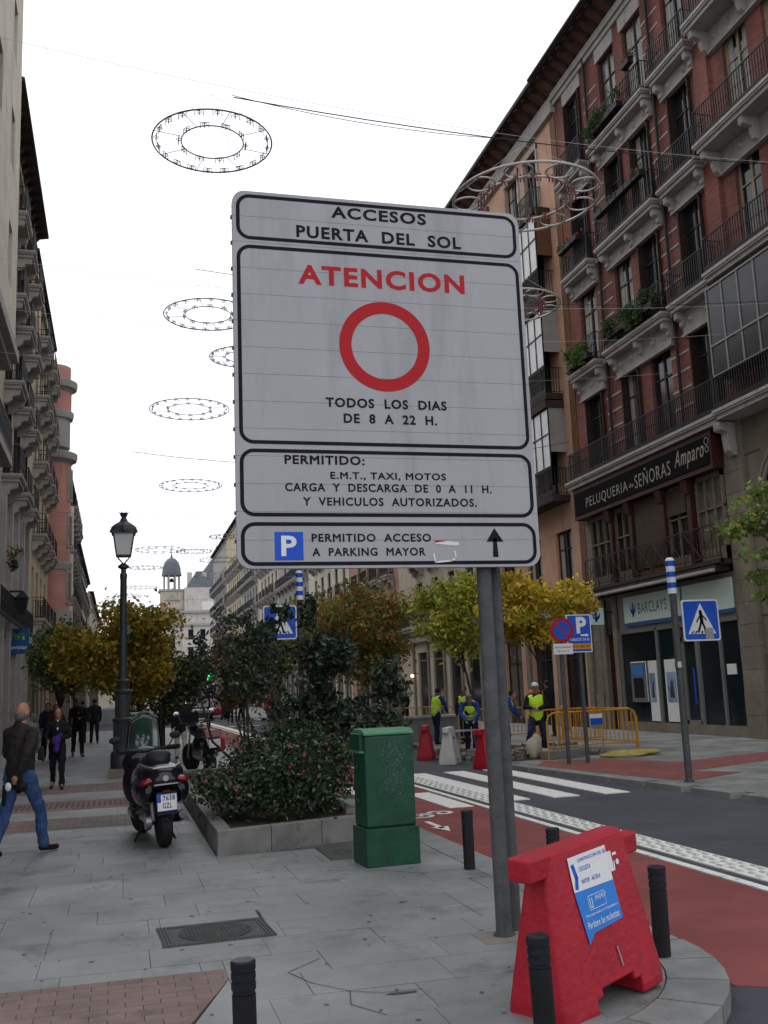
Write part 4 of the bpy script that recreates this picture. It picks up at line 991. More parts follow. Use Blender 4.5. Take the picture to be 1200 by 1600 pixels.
MB().box(-.08, .1, ya, yl(32.4), 0, .3).build('bank_sill', K['stone'], red)
for Y in (25.1, 26.15, 27.35, 28.35, 29.75, 32.25):
    MB().box(-.05, .05, yl(Y), yl(Y) + .1, .3, 3.4).build('mullion', K['alframe'], red)
MB().box(-.05, .04, ya, yl(32.3), 3.27, 3.37).build('transom', K['alframe'], red)
dr = MB(); dr.box(-.04, .02, yl(27.45), yl(27.55), .3, 2.95).box(-.04, .02, yl(28.22), yl(28.32), .3, 2.95).box(-.04, .02, yl(27.45), yl(28.32), 2.8, 2.95).box(-.04, .02, yl(27.45), yl(28.32), .3, .42)
d_ = dr.build('bank_door', K['alframe'], red); MB().box(-.12, -.08, yl(27.6), yl(27.64), .9, 2.0).build('door_handle', K['blueprint'], d_)
atm = MB().box(-.1, .04, yl(30.55), yl(31.6), .95, 2.3).build('cash_machine', K['steel'], red, bevel=.03)
MB().box(-.115, -.1, yl(30.72), yl(31.43), 1.85, 2.18).build('display', mat('blue_display', (.05, .2, .6), .3, .1, 4), atm); MB().box(-.11, -.1, yl(30.75), yl(31.4), 1.1, 1.75).build('recess', K['ink'], atm)
for p, q in ((29.95, 30.5), (28.6, 29.45)):
    o = MB().box(-.03, .0, yl(p), yl(q), .35, 2.3).build('poster', K['whitep'], red); ww = q - p
    flat([[(.1 * ww, .35), (.75 * ww, .35), (.75 * ww, 1.3), (.1 * ww, 1.3)]], mat('poster_photo', (.2, .28, .38), .5, .5, 2), o, (-.03, yl(q), .6), -Y_, Z_, 'photo', .003)
    flat([[(.25 * ww, .6), (.6 * ww, .6), (.52 * ww, 1.1), (.38 * ww, 1.15)]], mat('poster_dark', (.04, .04, .05), .5, .3, 4), o, (-.03, yl(q), .5), -Y_, Z_, 'photo', .005)
MB().box(-.01, .015, yl(25.55), yl(26.0), 1.75, 2.05).build('opening_hours_card', K['whitep'], red)
# doorway between the bank and the corner
MB().box(.1, .16, yl(32.5), yl(33.7), 0, 3.3).build('entrance_door', K['wood_red'], red); 
for Y in (32.4, 33.35): MB().box(-.08, .1, yl(Y), yl(Y) + .28, 0, 4.6).build('door_pilaster', K['stone'], red)
MB().box(0, .1, yl(32.4), yl(33.7), 3.3, 4.66).build('door_transom', K['glass_dk'], red)
bs = thing('projecting_sign', 'small square white projecting bank sign with a blue eagle emblem', 'sign', (16.25, 32.6, 3.95))
MB().box(-.3, .3, -.06, .06, -.3, .3).build('sign_box', K['bankgreen'], bs, bevel=.01); flat([[(a_ * .8, b_ * .8) for a_, b_ in p] for p in eg], K['blueprint'], bs, (0, -.06, -.17), X_, Z_, 'bank_emblem', .004)
MB().box(.3, .75, -.02, .02, .1, .16).build('bracket', K['iron'], bs)

# ------------------------------------------------------------------ ORANGE BUILDING with glazed bays
ora = root_at('apartment_building', 'orange stucco building with white glazed bay windows just beyond the red brick one', RX, 34.32, 11.5, 'R')
yo = lambda Y: Y - 34.32
of = [4.85, 8.9, 13.0, 17.1, 21.2]; ow = []
for f in of[1:]:
    for a in ((36.4, 37.7), (38.5, 39.9), (42.2, 43.4), (44.2, 45.2)): ow.append((yo(a[0]), f + .05, a[1] - a[0], 2.75))
gw = [(yo(a), 0, 1.9, 3.6) for a in (35.2, 38.2, 41.4, 43.8)] + [(yo(a), 5.0, 1.5, 2.6) for a in (35.6, 38.6, 41.6, 43.9)]
wall_cells(ora, 11.5, 0, 25.0, ow + gw, 'orange')
MB().box(.32, 11, 0, 11.5, 0, 25.2).build('core', K['wood_dk'], ora)
for q in ow: add_window(ora, *q[:1], q[1], q[2], q[3], 'dark', .3)
for q in gw: add_window(ora, q[0], q[1], q[2], q[3], 'dark', .2)
for q in ow[-4:]:
    MB().box(-.06, 0, q[0] - .15, q[0], q[1], q[1] + 3.0).box(-.06, 0, q[0] + q[2], q[0] + q[2] + .15, q[1], q[1] + 3.0).box(-.08, 0, q[0] - .15, q[0] + q[2] + .15, q[1] + 2.75, q[1] + 3.0).build('window_surround', K['stucco_w'], ora)
add_balcony(ora, yo(36.2), of[4], 1.7, .4, 'stucco_w', 1.0, 2); add_balcony(ora, yo(42), of[4], 1.6, .4)
for f in of[1:4]:
    for (p, q) in ((35.5, 40.4), (41.8, 45.3)):
        P, Q = yo(p), yo(q); z0, z1 = f + 1.12, f + 3.5; bb = MB(); n = int((q - p) / .62)
        for i in range(n + 1): y = P + (Q - P) * i / n; bb.box(-.72, -.67, y - .02, y + .02, z0, z1)
        for z in (z0, z0 + (z1 - z0) * .55, z1 - .05): bb.box(-.72, -.67, P, Q, z, z + .045)
        o = bb.build('glazed_bay', K['iron'], ora); pn = MB().box(-.69, -.68, P + .02, Q - .02, z0, z1).build('pane', K['glass_pale'], o)
        for y in (P, Q - .04):
            MB().box(-.68, 0, y, y + .05, z0 + .6, z1).build('side_panel', K['wood_br'] if f == of[3] else K['greyst'], o)
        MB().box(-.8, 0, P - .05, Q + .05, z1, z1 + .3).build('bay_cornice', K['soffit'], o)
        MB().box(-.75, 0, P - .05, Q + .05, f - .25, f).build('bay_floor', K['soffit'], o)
        link('railing', rail_mesh(Q - P, .7, 1.08), ora, (0, P, f))
MB().box(-.2, 0, 0, 11.5, 24.5, 25.2).build('cornice_moulding', K['stucco_w'], ora)
MB().box(-1.05, .2, 0.01, 11.5, 25.6, 25.78).build('eave', K['soffit'], ora); modillions(ora, 11.5, 25.6, .95)
MB().prism([(-1.05, 25.78), (4, 28.2), (4, 25.0), (.3, 25.0)], 0.01, 11.5, 'XZ').build('roof', K['roof'], ora)
MB().box(-.05, 0, .02, .5, 4.6, 24.5).build('corner_strip', K['wood_br'], ora)
MB().box(-.3, 0, 0, 11.5, 4.3, 4.75).build('shop_cornice', K['stucco_w'], ora)
for Y in (34.4, 37.2, 40.3, 43.5, 45.6): MB().box(-.14, 0, yo(Y), yo(Y) + .35, 0, 4.3).build('shop_pilaster', K['stone'], ora)

# ------------------------------------------------------------------ generic street fronts
def front(name, label, X, Y0, L, H, side, wm, fl, ww=1.15, wh=2.5, sp=2.9, bal='alt', trim='stucco_w', eave=.6, roof=True, z1=4.6, d=.5, depth=11, shops=True, bright=.3, rail=True, eh=.15, first=1.2, low=None, corb=True, wst='dark'):
    t = root_at(name, label, X, Y0, L, side); wins = []; n = max(1, int((L - first - .6) / sp)); s0 = first; k = 0
    for f in fl:
        for i in range(n):
            y = s0 + i * sp; wins.append((y, f + .02, ww, min(wh, H - f - .5)))
    sh = []
    if shops:
        for i in range(n): sh.append((s0 + i * sp - .45, 0, sp - .9, z1 - .9))
    wall_cells(t, L, 0, H, wins + sh, wm)
    MB().box(.32, depth, 0, L, 0, H).build('core', K['wood_dk'], t)
    for q in wins: add_window(t, q[0], q[1], q[2], q[3], wst, bright)
    if shops:
        for q in sh:
            o = MB().box(.1, .16, q[0], q[0] + .08, 0, q[3]).box(.1, .16, q[0] + q[2] - .08, q[0] + q[2], 0, q[3]).box(.1, .16, q[0], q[0] + q[2], q[3] - .5, q[3] - .42).build('shop_window', K['alframe'], t)
            MB().box(.14, .15, q[0], q[0] + q[2], 0, q[3]).build('pane', K['glass_dk'], o)
        for i in range(n + 1): MB().box(-.1, 0, s0 + i * sp - .75 - (sp - ww) * 0, s0 + i * sp - .5, 0, z1 - .3).build('shop_pilaster', K['stone'], t)
        MB().box(-.22, 0, 0, L, z1 - .3, z1).build('shop_cornice', K[trim], t)
    for j, f in enumerate(fl):
        if bal == 'full' or (bal == 'alt' and j % 2 == 0 and j == 0):
            add_balcony(t, .4, f, L - .8, d, trim, 1.0, max(2, int(L / 2.2)) if corb else 0)
        elif bal:
            for i in range(n):
                add_balcony(t, s0 + i * sp - .3, f, ww + .6, d, trim, 1.0, 2 if corb else 0)
        if j: pass
    MB().box(-.16, 0, 0, L, H - .5, H - .2).build('cornice_moulding', K[trim], t)
    if eave: MB().box(-eave, .2, 0, L, H, H + eh).build('eave', K['soffit'], t); modillions(t, L, H, eave * .85, .8)
    if roof: MB().prism([(-eave, H + eh), (4.5, H + 2.1), (4.5, H - .2), (.3, H - .2)], 0, L, 'XZ').build('roof', K['roof'], t)
    return t
R1f = [5.2, 8.9, 12.7, 16.4, 20.0]
front('apartment_building', 'beige building with balconies right of the sign pole, third along the right side', RX, 45.84, 15, 24.5, 'R', 'beige', R1f, bal='alt')
front('apartment_building', 'pinkish building with dark galleries, fourth along the right side', RX, 60.86, 14, 25.2, 'R', 'pinkish', R1f, bal='alt')
front('apartment_building', 'pale cream building with many balconies, fifth along the right side', RX, 74.88, 17, 26, 'R', 'cream', R1f, bal=True, d=.6)
front('apartment_building', 'grey stone building with continuous iron balconies behind the planter shrubs', RX, 91.9, 18, 25.4, 'R', 'greyst', R1f, bal='full')
front('apartment_building', 'beige building with red brick top seen left of the big sign edge', RX, 109.92, 17, 26.3, 'R', 'beige', R1f, bal=True, d=.7)
front('apartment_building', 'grey building with dark balconies seventh along the right side', RX, 126.94, 18, 27, 'R', 'greyst', R1f, bal='full', d=.7)
front('apartment_building', 'yellowish building with balconies eighth along the right side', RX, 144.96, 20, 27.2, 'R', 'yellst', R1f, bal=True, d=.7)
front('apartment_building', 'last dark fronted building before the domed tower', RX, 164.98, 24, 27, 'R', 'greyst', R1f, bal='full', d=.8)
# shopfront canopies on the right pavement
for lb, Y, c in (('pale striped shop canopy on the far pavement', 62, 'beige'),):
    aw = thing('shop_awning', lb, 'awning', (RX, Y, 2.6)); MB().prism([(0, .9), (-1.3, .25), (-1.3, .1), (0, .75)], 0, 3.4, 'XZ').build('awning_cloth', K[c], aw); MB().box(-1.32, -1.28, 0, 3.4, 0, .25).build('valance', K[c], aw)
sc_ = thing('wall_lamp', 'small lit wall lamp in a shop window on the far pavement', 'lamp', (16.6, 57.3, 2.4))
MB().sph((0, 0, 0), .1, 10, 8).build('bulb', mat('lit_bulb', (1, .6, .3), .4, 0, emit=((1, .55, .25), 4)), sc_); MB().box(0, .4, -.02, .02, .1, .14).build('arm', K['iron'], sc_)

# ------------------------------------------------------------------ LEFT SIDE
LX = -4.0
cw = root_at('apartment_building', 'plain cream stucco building with small deep windows at the left edge', -3.3, 8, 25.1, 'L')
cwn = [(1.6 + i * 3.6, z, 1.0, 1.9) for i in range(6) for z in (14.4, 18.2, 22.0, 25.8, 29.4)]
wall_cells(cw, 25.1, 12.9, 33, cwn, 'cream')
for q in cwn: add_window(cw, q[0], q[1], q[2], q[3], 'dark', .2)
MB().box(.32, 11, 0, 25.1, 12.9, 33).build('core', K['cream'], cw); MB().box(.7, 11, 0, 25.1, 0, 12.9).build('lower_wall', K['stone'], cw)
for i in range(10): MB().box(.5, .7, .1 + i * 2.5, .5 + i * 2.5, 0, 12.3).build('giant_pilaster', K['stucco_w'], cw, bevel=.01)
for i in range(9): MB().box(.68, .7, .8 + i * 2.5, 2.3 + i * 2.5, 5.4, 8.6).box(.68, .7, .8 + i * 2.5, 2.3 + i * 2.5, .2, 4.2).box(.68, .7, .8 + i * 2.5, 2.3 + i * 2.5, 9.8, 12.0).build('dark_bay', K['glass_dk'], cw)
MB().box(-.12, .7, -.1, 25.1, 12.55, 12.9).build('soffit_cornice', K['stucco_w'], cw); MB().box(.1, .7, -.05, 25.1, 12.3, 12.55).build('soffit_cornice', K['stucco_w'], cw)
for z in (9.35,):
    MB().box(0, .7, 0, 25.1, z - .25, z).build('balcony', K['stucco_w'], cw); link('railing', rail_mesh(25, .02, 1.0), cw, (.05, 0, z))
link('railing', rail_mesh(25, .02, .95), cw, (.35, 0, 4.5)); MB().box(.3, .7, 0, 25.1, 4.25, 4.5).build('balcony', K['stone'], cw)
lb2 = front('apartment_building', 'beige building with rows of scroll bracket balconies and tall ground floor pilasters', LX, 33.65, 12.6, 22.9, 'L', 'beige', [9.7, 13.1, 16.4, 19.6], 1.3, 2.6, 3.45, bal=True, d=.62, eave=.75, shops=False, first=1.0, wst='shut')
for i in range(6): MB().box(-.22, 0, .15 + i * 2.35, .55 + i * 2.35, 0, 9.1).build('giant_pilaster', K['stucco_w'], lb2, bevel=.01)
for i in range(5): 
    MB().box(-.02, 0, .8 + i * 2.35, 2.2 + i * 2.35, 4.6, 8.6).build('dark_bay', K['glass_dk'], lb2); MB().box(-.02, 0, .8 + i * 2.35, 2.2 + i * 2.35, .2, 4.0).build('dark_bay', K['glass_dk'], lb2)
    MB().box(-.1, 0, .6 + i * 2.35, 2.4 + i * 2.35, 4.1, 4.5).build('spandrel', K['stone'], lb2)
link('railing', rail_mesh(12.4, .4, .95), lb2, (0, .1, 4.5))
front('apartment_building', 'ochre building with wrought iron balconies between the bracketed one and the red one', LX, 46.27, 14.2, 22.3, 'L', 'yellst', [5.6, 9.6, 13.1, 16.4, 19.4], 1.2, 2.5, 2.7, bal=True, d=.6, eave=.35, roof=False)
rdb = front('apartment_building', 'red building with a round corner bay ringed by grey cornices', LX, 60.5, 10, 21, 'L', 'redst', [5.6, 9.8, 13.6, 17.2], 1.1, 2.4, 2.8, bal=None, eave=.2, roof=False)
bx_, by_ = -.1, 10 - 2.3
for z0, z1, r_, m_ in ((5.8, 7.0, 1.2, 'greyst'), (7.0, 16.2, 1.05, 'redst'), (16.9, 18.9, .95, 'greyst'), (19.0, 20.6, 1.0, 'redst'), (21.0, 22.0, .95, 'redst')):
    MB().lathe([(r_, z0), (r_, z1)], 28, (bx_, by_, 0)).build('round_bay', K[m_], rdb, True)
for z, r_ in ((5.7, 1.3), (9.6, 1.15), (16.3, 1.4), (18.9, 1.15), (20.8, 1.35)):
    MB().lathe([(r_ - .35, z - .45), (r_ - .2, z - .25), (r_ - .05, z - .2), (r_, z), (r_, z + .22), (r_ - .2, z + .3)], 28, (bx_, by_, 0)).build('bay_cornice', K['greyst'], rdb, True)
for z in (7.4, 10.8, 13.6):
    for a in (165, 215, 250):
        an = R(a); o = MB().obox((bx_ + 1.03 * math.cos(an), by_ + 1.03 * math.sin(an), z + 1.0), (.1, .75, 2.0), (0, 0, an)).build('window', K['stucco_w'], rdb)
        MB().obox((bx_ + 1.07 * math.cos(an), by_ + 1.07 * math.sin(an), z + 1.0), (.06, .5, 1.75), (0, 0, an)).build('pane', K['glass_curt'], o)
wh = front('apartment_building', 'ornate white building with bow balconies beyond the red one', LX, 70.6, 20, 18.5, 'L', 'whitest', [5.4, 9.0, 12.4, 15.6], 1.2, 2.3, 2.6, bal=True, d=.95, eave=.5, roof=False, corb=True)
for i, z in enumerate((5.4, 9.0, 12.4)): MB().lathe([(.9, z), (.9, z + 2.8)], 20, (0, 17.5, 0)).build('bow_window', K['whitest'], wh, True)
front('apartment_building', 'distant pale cream building with stepped roofline on the left side', LX, 90.7, 42, 16.2, 'L', 'cream', [5.4, 9.0, 12.6], 1.2, 2.3, 3.2, bal='full', eave=.5, roof=False)
front('apartment_building', 'farthest low cream building on the left side of the street', LX + .4, 132.8, 60, 15.2, 'L', 'whitest', [5.4, 9.0, 12.0], 1.2, 2.3, 4, bal=None, eave=.5, roof=False)
# blade sign
bl = thing('blade_sign', 'square blue projecting shop sign with a green letter M on the left building', 'sign', (-3.72, 40.8, 4.05))
MB().box(-.42, .42, -.1, .1, -.47, .47).build('sign_box', mat('sign_blue', (.01, .085, .25), .4, .15, .8), bl, bevel=.01)
mp = [(-.24, -.02), (-.2, .16), (-.12, .2), (-.05, .12), (0, .02), (.07, .14), (.14, .2), (.2, .15), (.23, .0)]
flat(stroke(mp, .085), mat('sign_green', (.22, .6, .03), .4, 0), bl, (0, -.1, .07), X_, Z_, 'letter_mark', .004)
text('movistar', .72, .14, K['whitep'], bl, (-.36, -.1, -.3), X_, Z_, off=.004)
MB().box(-.62, -.42, -.04, .04, .1, .2).build('bracket', K['iron'], bl)
ws = thing('blade_sign', 'plain white end of a projecting shop sign touching the left edge of the photo', 'sign', (-4.2, 40.4, 4.05)); MB().box(-.5, -.02 + .1, -.1, .1, -.47, .47).build('sign_box', K['whitepl'], ws)
ll = thing('wall_lantern', 'dark lantern hanging from the railing of the left building', 'lantern', (-3.35, 38.2, 5.2))
MB().frus((0, 0, -.35), (.22, .22), (0, 0, .25), (.42, .42)).build('lantern_body', K['iron'], ll); MB().frus((0, 0, .25), (.46, .46), (0, 0, .5), (.1, .1)).build('lantern_cap', K['iron'], ll); MB().box(-.45, 0, -.03, .03, .45, .52).build('arm', K['iron'], ll)
fp = balcony_plant('pot plant with red ribbon on the left building balcony', 36.6, 6.6, -3.5, .8, 71, 260, .4, name='balcony_plant', fl=(.5, .02, .04))

# ------------------------------------------------------------------ distant tower and palace front
tw = thing('domed_tower', 'slender tower with an open belfry under a grey dome at the end of the street', 'tower', (11.9, 240, 0))
MB().box(-2.9, 2.9, -3, 3, 0, 17.5).build('shaft', K['whitest'], tw); MB().box(-2.6, 2.6, -2.7, 2.7, 17.9, 25.8).build('shaft', K['beige'], tw)
for z, s in ((17.5, 3.2), (21.5, 2.9), (25.8, 3.0)): MB().box(-s, s, -s, s, z, z + .45).build('cornice', K['stucco_w'], tw)
MB().prism([(-1.8, 23.6), (1.8, 23.6), (0, 25.0)], -3.0, -2.7, 'XZ').build('pediment', K['stucco_w'], tw)
MB().box(-.7, .7, -2.75, -2.6, 19, 21.2).build('window', K['glass_dk'], tw); MB().box(-.6, .6, -3.05, -2.9, 12, 15).build('window', K['glass_dk'], tw)
for k in range(8): a = PI / 8 + k * PI / 4; MB().tube([(1.85 * math.cos(a), 1.85 * math.sin(a), 26.2), (1.85 * math.cos(a), 1.85 * math.sin(a), 29.7)], .2, 8).build('column', K['stucco_w'], tw)
MB().lathe([(2.3, 29.6), (2.3, 30.0), (2.15, 30.4), (2.1, 31.4), (1.7, 32.7), (1.0, 33.6), (.35, 33.9), (.2, 34.4), (.05, 35.2), (.03, 37.2)], 24).build('dome', K['slate'], tw, True)
MB().lathe([(0, 28.2), (.5, 28.2), (.42, 28.6), (.3, 29), (0, 29.1)], 12).build('bell', K['iron'], tw)
pa = thing('palace_building', 'pale ornate building with a stepped slate roof and spire beside the domed tower', 'building', (20, 236, 0))
pw = [(-4.6 + i * 2.7, z, 1.2, 2.3) for i in range(5) for z in (6, 10.5, 14.5)]
MB().cells(sorted({-6., 10.} | {q[0] for q in pw} | {q[0] + q[2] for q in pw}), sorted({0., 20.5} | {q[1] for q in pw} | {q[1] + q[3] for q in pw}),
   (lambda us, ws: (lambda i, j: not any(q[0] < (us[i] + us[i + 1]) / 2 < q[0] + q[2] and q[1] < (ws[j] + ws[j + 1]) / 2 < q[1] + q[3] for q in pw)))(sorted({-6., 10.} | {q[0] for q in pw} | {q[0] + q[2] for q in pw}), sorted({0., 20.5} | {q[1] for q in pw} | {q[1] + q[3] for q in pw})), 0, .5, 'XZ').build('wall', K['whitest'], pa)
for q in pw: MB().box(q[0], q[0] + q[2], .3, .35, q[1], q[1] + q[3]).build('window', K['glass_dk'], pa)
MB().box(-6, 10, .5, 10, 0, 20.4).build('core', K['whitest'], pa)
for z, s in ((9.4, .3), (17.6, .4), (20.5, .6)): MB().box(-6 - s, 10, -s, 0.0, z, z + .5).build('cornice', K['stucco_w'], pa)
MB().box(-5.4, 10, .6, 9, 20.9, 26.5).build('upper_storey', K['whitest'], pa); MB().box(-5.0, -2.2, .5, .6, 18.2, 20.2).box(-1.4, 2.2, .5, .6, 21.2, 23.2).build('attic_window', K['whitep'], pa)
MB().frus((1, 5, 26.5), (12, 8), (1.5, 5, 30.5), (8, 5)).build('mansard_roof', K['slate'], pa); MB().frus((2, 5, 30.5), (6, 4.5), (2.4, 5, 33.4), (2.4, 2)).build('roof_tier', K['slate'], pa)
MB().lathe([(1, 33.3), (.9, 34), (.5, 34.6), (.3, 35.4), (.1, 36), (.04, 39.5)], 12, (2.4, 5, 0)).build('spire', K['slate'], pa)
for x in (-4.6, -1.2): MB().box(x, x + 1.1, 2, 3.2, 26.4, 30.2).build('chimney', K['whitest'], pa)

ec = thing('end_building', 'low pale building closing the far end of the street behind the trees', 'building', (0, 216, 0))
ew = [(-9 + i * 2.6, z, 1.2, 2.2) for i in range(7) for z in (5, 9)]
eu = sorted({-12., 9.} | {q[0] for q in ew} | {q[0] + q[2] for q in ew}); ev = sorted({0., 12.5} | {q[1] for q in ew} | {q[1] + q[3] for q in ew})
MB().cells(eu, ev, lambda i, j: not any(q[0] < (eu[i] + eu[i + 1]) / 2 < q[0] + q[2] and q[1] < (ev[j] + ev[j + 1]) / 2 < q[1] + q[3] for q in ew), 0, .5, 'XZ').build('wall', K['beige'], ec)
for q in ew: MB().box(q[0], q[0] + q[2], .3, .35, q[1], q[1] + q[3]).build('window', K['glass_dk'], ec)
MB().box(-12, 9, .5, 10, 0, 12.4).build('core', K['beige'], ec); MB().box(-12.4, 9, -.4, 10, 12.5, 12.9).build('cornice', K['stucco_w'], ec)

# ================================================================== STREET LAMP
lp = thing('street_lamp', 'tall black cast iron street lamp with a crowned lantern and thick fluted base', 'street lamp', (.1, 24.3, 0))
MB().box(-.31, .31, -.31, .31, -.02, .2).build('base_block', K['stone'], lp, bevel=.01)
MB().lathe([(.27, .2), (.27, .52), (.25, .56), (.2, .6), (.2, 1.2), (.23, 1.24), (.23, 1.3), (.17, 1.34), (.165, 1.85), (.19, 1.88), (.19, 1.93), (.14, 1.97), (.135, 2.1), (.15, 2.12), (.15, 2.16), (.105, 2.2), (.1, 2.4), (.085, 3.1), (.075, 4.5), (.085, 4.55), (.085, 4.62), (.06, 4.66), (.06, 4.74), (.13, 4.78), (.13, 4.82), (.05, 4.88)], 28, (0, 0, 0)).build('column', K['lampiron'], lp, True)
fl_ = MB()
for k in range(16): a = 2 * PI * k / 16; fl_.tube([(.2 * math.cos(a), .2 * math.sin(a), .62), (.2 * math.cos(a), .2 * math.sin(a), 1.2)], .014, 5); fl_.tube([(.165 * math.cos(a), .165 * math.sin(a), 1.36), (.165 * math.cos(a), .165 * math.sin(a), 1.84)], .011, 5)
fl_.build('fluting', K['lampiron'], lp, True)
y_ = MB()
for s in (-1, 1): y_.tube([(0, 0, 4.86), (s * .12, 0, 5.0), (s * .14, 0, 5.06)], .018, 6)
y_.box(-.17, .17, -.17, .17, 5.04, 5.07).build('lantern_yoke', K['lampiron'], lp)
ln = MB()
for a, b in ((-1, -1), (1, -1), (1, 1), (-1, 1)): ln.tube([(a * .16, b * .16, 5.06), (a * .235, b * .235, 5.58)], .016, 5)
ln.box(-.27, .27, -.27, .27, 5.57, 5.62)
lf = ln.build('lantern_frame', K['lampiron'], lp); MB().frus((0, 0, 5.075), (.29, .29), (0, 0, 5.57), (.44, .44)).build('lamp_glass', K['lampglass'], lf)
MB().lathe([(.33, 5.62), (.31, 5.68), (.27, 5.76), (.2, 5.82), (.1, 5.88), (.06, 5.96), (.05, 6.0)], 8).lathe([(.04, 6.0), (.07, 6.03), (.1, 6.08), (.0, 6.05)], 8).build('lantern_roof', K['lampiron'], lp)
cr = MB()
for k in range(6): a = 2 * PI * k / 6; cr.tube([(.05 * math.cos(a), .05 * math.sin(a), 6.0), (.11 * math.cos(a), .11 * math.sin(a), 6.12)], [.02, .006], 5)
for k in range(4): a = PI / 4 + k * PI / 2; cr.tube([(.36 * math.cos(a), .36 * math.sin(a), 5.6), (.4 * math.cos(a), .4 * math.sin(a), 5.7)], [.025, .008], 5)
cr.build('crown_finial', K['lampiron'], lp)
MB().box(.08, .16, -.05, .03, 3.22, 3.42).build('control_box', K['greycl'], lp, bevel=.006)
gc2 = cabinet('second green cabinet with torn white paper, behind the street lamp', (.52, 25.9, 0), R(2), .6, .45, 1.4, .3)
pp = []
for i in range(40): x, z = rnd.gauss(.02, .1), rnd.gauss(.62, .14); s = rnd.uniform(.01, .04); pp.append([(x + s * math.cos(R(a)) * rnd.uniform(.5, 1), z + s * math.sin(R(a)) * rnd.uniform(.7, 2)) for a in range(0, 360, 60)])
flat(pp, K['whitep'], gc2, (0, -.226, 0), X_, Z_, 'torn_paper', .003)

# ================================================================== SCOOTER
def wheel(root, c, r, w, spokes=5, rim='blackpl', rot=0, steer=0):
    o = MB().lathe([(r - .09, -w / 2 + .01), (r - .05, -w / 2), (r - .015, -w * .4), (r, -w * .15), (r, w * .15), (r - .015, w * .4), (r - .05, w / 2), (r - .09, w / 2 - .01)], 32, axis='X').build('wheel', K['rubber'], root, True, loc=c, rot=(0, 0, steer))
    b = MB().ring((0, 0, 0), r - .095, .014, 28, 6, 'X')
    for k in range(spokes): a = 2 * PI * k / spokes; b.tube([(0, 0, 0), (0, (r - .09) * math.cos(a), (r - .09) * math.sin(a))], .011, 5)
    b.lathe([(0, -.05), (.04, -.05), (.04, .05), (0, .05)], 14, axis='X'); b.build('rim', K[rim], o, True); return o
sc = thing('motor_scooter', 'shiny black maxi scooter parked on the slabs beside the planter, rear plate facing the camera', 'scooter', (.54, 12.72, 0), R(13), rot=(0, R(-3), R(7))); sc.scale = (1.07,) * 3
wheel(sc, (0, 0, .27), .27, .14, 5); wheel(sc, (-.03, 1.42, .28), .28, .12, 5, 'steel', steer=R(16))
b = MB()
b.sph((0, .12, .80), (.235, .40, .13), 20, 12); b.sph((0, -.12, .74), (.19, .20, .12), 16, 10)
b.sph((.16, .1, .62), (.11, .38, .17), 14, 10); b.sph((-.16, .1, .62), (.11, .38, .17), 14, 10); b.sph((0, .35, .55), (.2, .4, .25), 16, 10)
b.cap((0, .4, .42), .16, (0, .95, .33), .15, 12); b.cap((-.17, .55, .34), .07, (-.16, 1.0, .33), .07, 10); b.cap((.17, .55, .34), .07, (.16, 1.0, .33), .07, 10)
b.sph((0, 1.15, .62), (.25, .16, .34), 16, 12); b.sph((0, 1.22, .85), (.24, .14, .2), 16, 10); b.cap((0, 1.15, .4), .12, (0, 1.35, .5), .1, 10)
b.v = [(v[0] * 1.15, v[1], v[2]) for v in b.v]; blob(b, 'bodywork', K['gloss'], sc, .018, 6)
b = MB(); b.sph((0, .3, .93), (.17, .33, .075), 16, 10); b.sph((0, .62, .86), (.15, .2, .07), 14, 8); b.sph((0, .12, .985), (.15, .1, .07), 14, 8); blob(b, 'seat', K['seat'], sc, .02, 4)
b = MB(); b.sph((0, 1.4, .47), (.075, .24, .13), 14, 8); b.cap((0, 1.2, .5), .05, (0, 1.36, .3), .04); blob(b, 'front_mudguard', K['gloss'], sc, .02, 3)
b = MB(); b.sph((0, -.06, .44), (.09, .2, .14), 12, 8); b.cap((0, -.1, .5), .05, (0, -.26, .32), .03); blob(b, 'rear_mudguard', K['blackpl'], sc, .018, 3)
for s in (-1, 1):
    MB().sph((s * .185, -.205, .735), (.085, .07, .04), 12, 8, (0, s * .25, 0)).build('tail_light', K['taillight'], sc, True)
    MB().sph((s * .2, -.1, .6), (.03, .03, .045), 10, 6).build('indicator', K['amber'], sc, True)
MB().tube([(-.2, .1, .905), (-.19, -.14, .895), (-.12, -.26, .875), (.12, -.26, .875), (.19, -.14, .895), (.2, .1, .905)], .013, 8).build('grab_rail', K['steel'], sc, True)
MB().lathe([(0, 0), (.032, 0), (.032, .012), (0, .012)], 16, (0, -.325, .765), axis='Y').build('badge', K['steel'], sc)
MB().box(-.13, .13, -.325, -.31, .695, .71).build('chrome_strip', K['steel'], sc)
pl = MB().box(-.11, .11, -.335, -.325, .42, .60).build('licence_plate', K['whitep'], sc, bevel=.004)
text('7638', .13, .055, K['ink'], pl, (-.045, -.335, .53), X_, Z_, off=.001); text('GZL', .10, .055, K['ink'], pl, (-.05, -.335, .45), X_, Z_, off=.001)
flat([[(-.105, .515), (-.065, .515), (-.065, .595), (-.105, .595)]], K['blueprint'], pl, (0, -.335, 0), X_, Z_, 'country_band', .0008)
flat(annulus(rrect(-.11, .11, .42, .6, .008), rrect(-.104, .104, .426, .594, .006)), K['blueprint'], pl, (0, -.335, 0), X_, Z_, 'plate_border', .0012)
MB().box(-.1, .1, -.32, -.25, .38, .62).build('plate_holder', K['blackpl'], sc); MB().box(-.04, .04, -.34, -.32, .625, .64).build('plate_lamp', K['taillight'], sc)
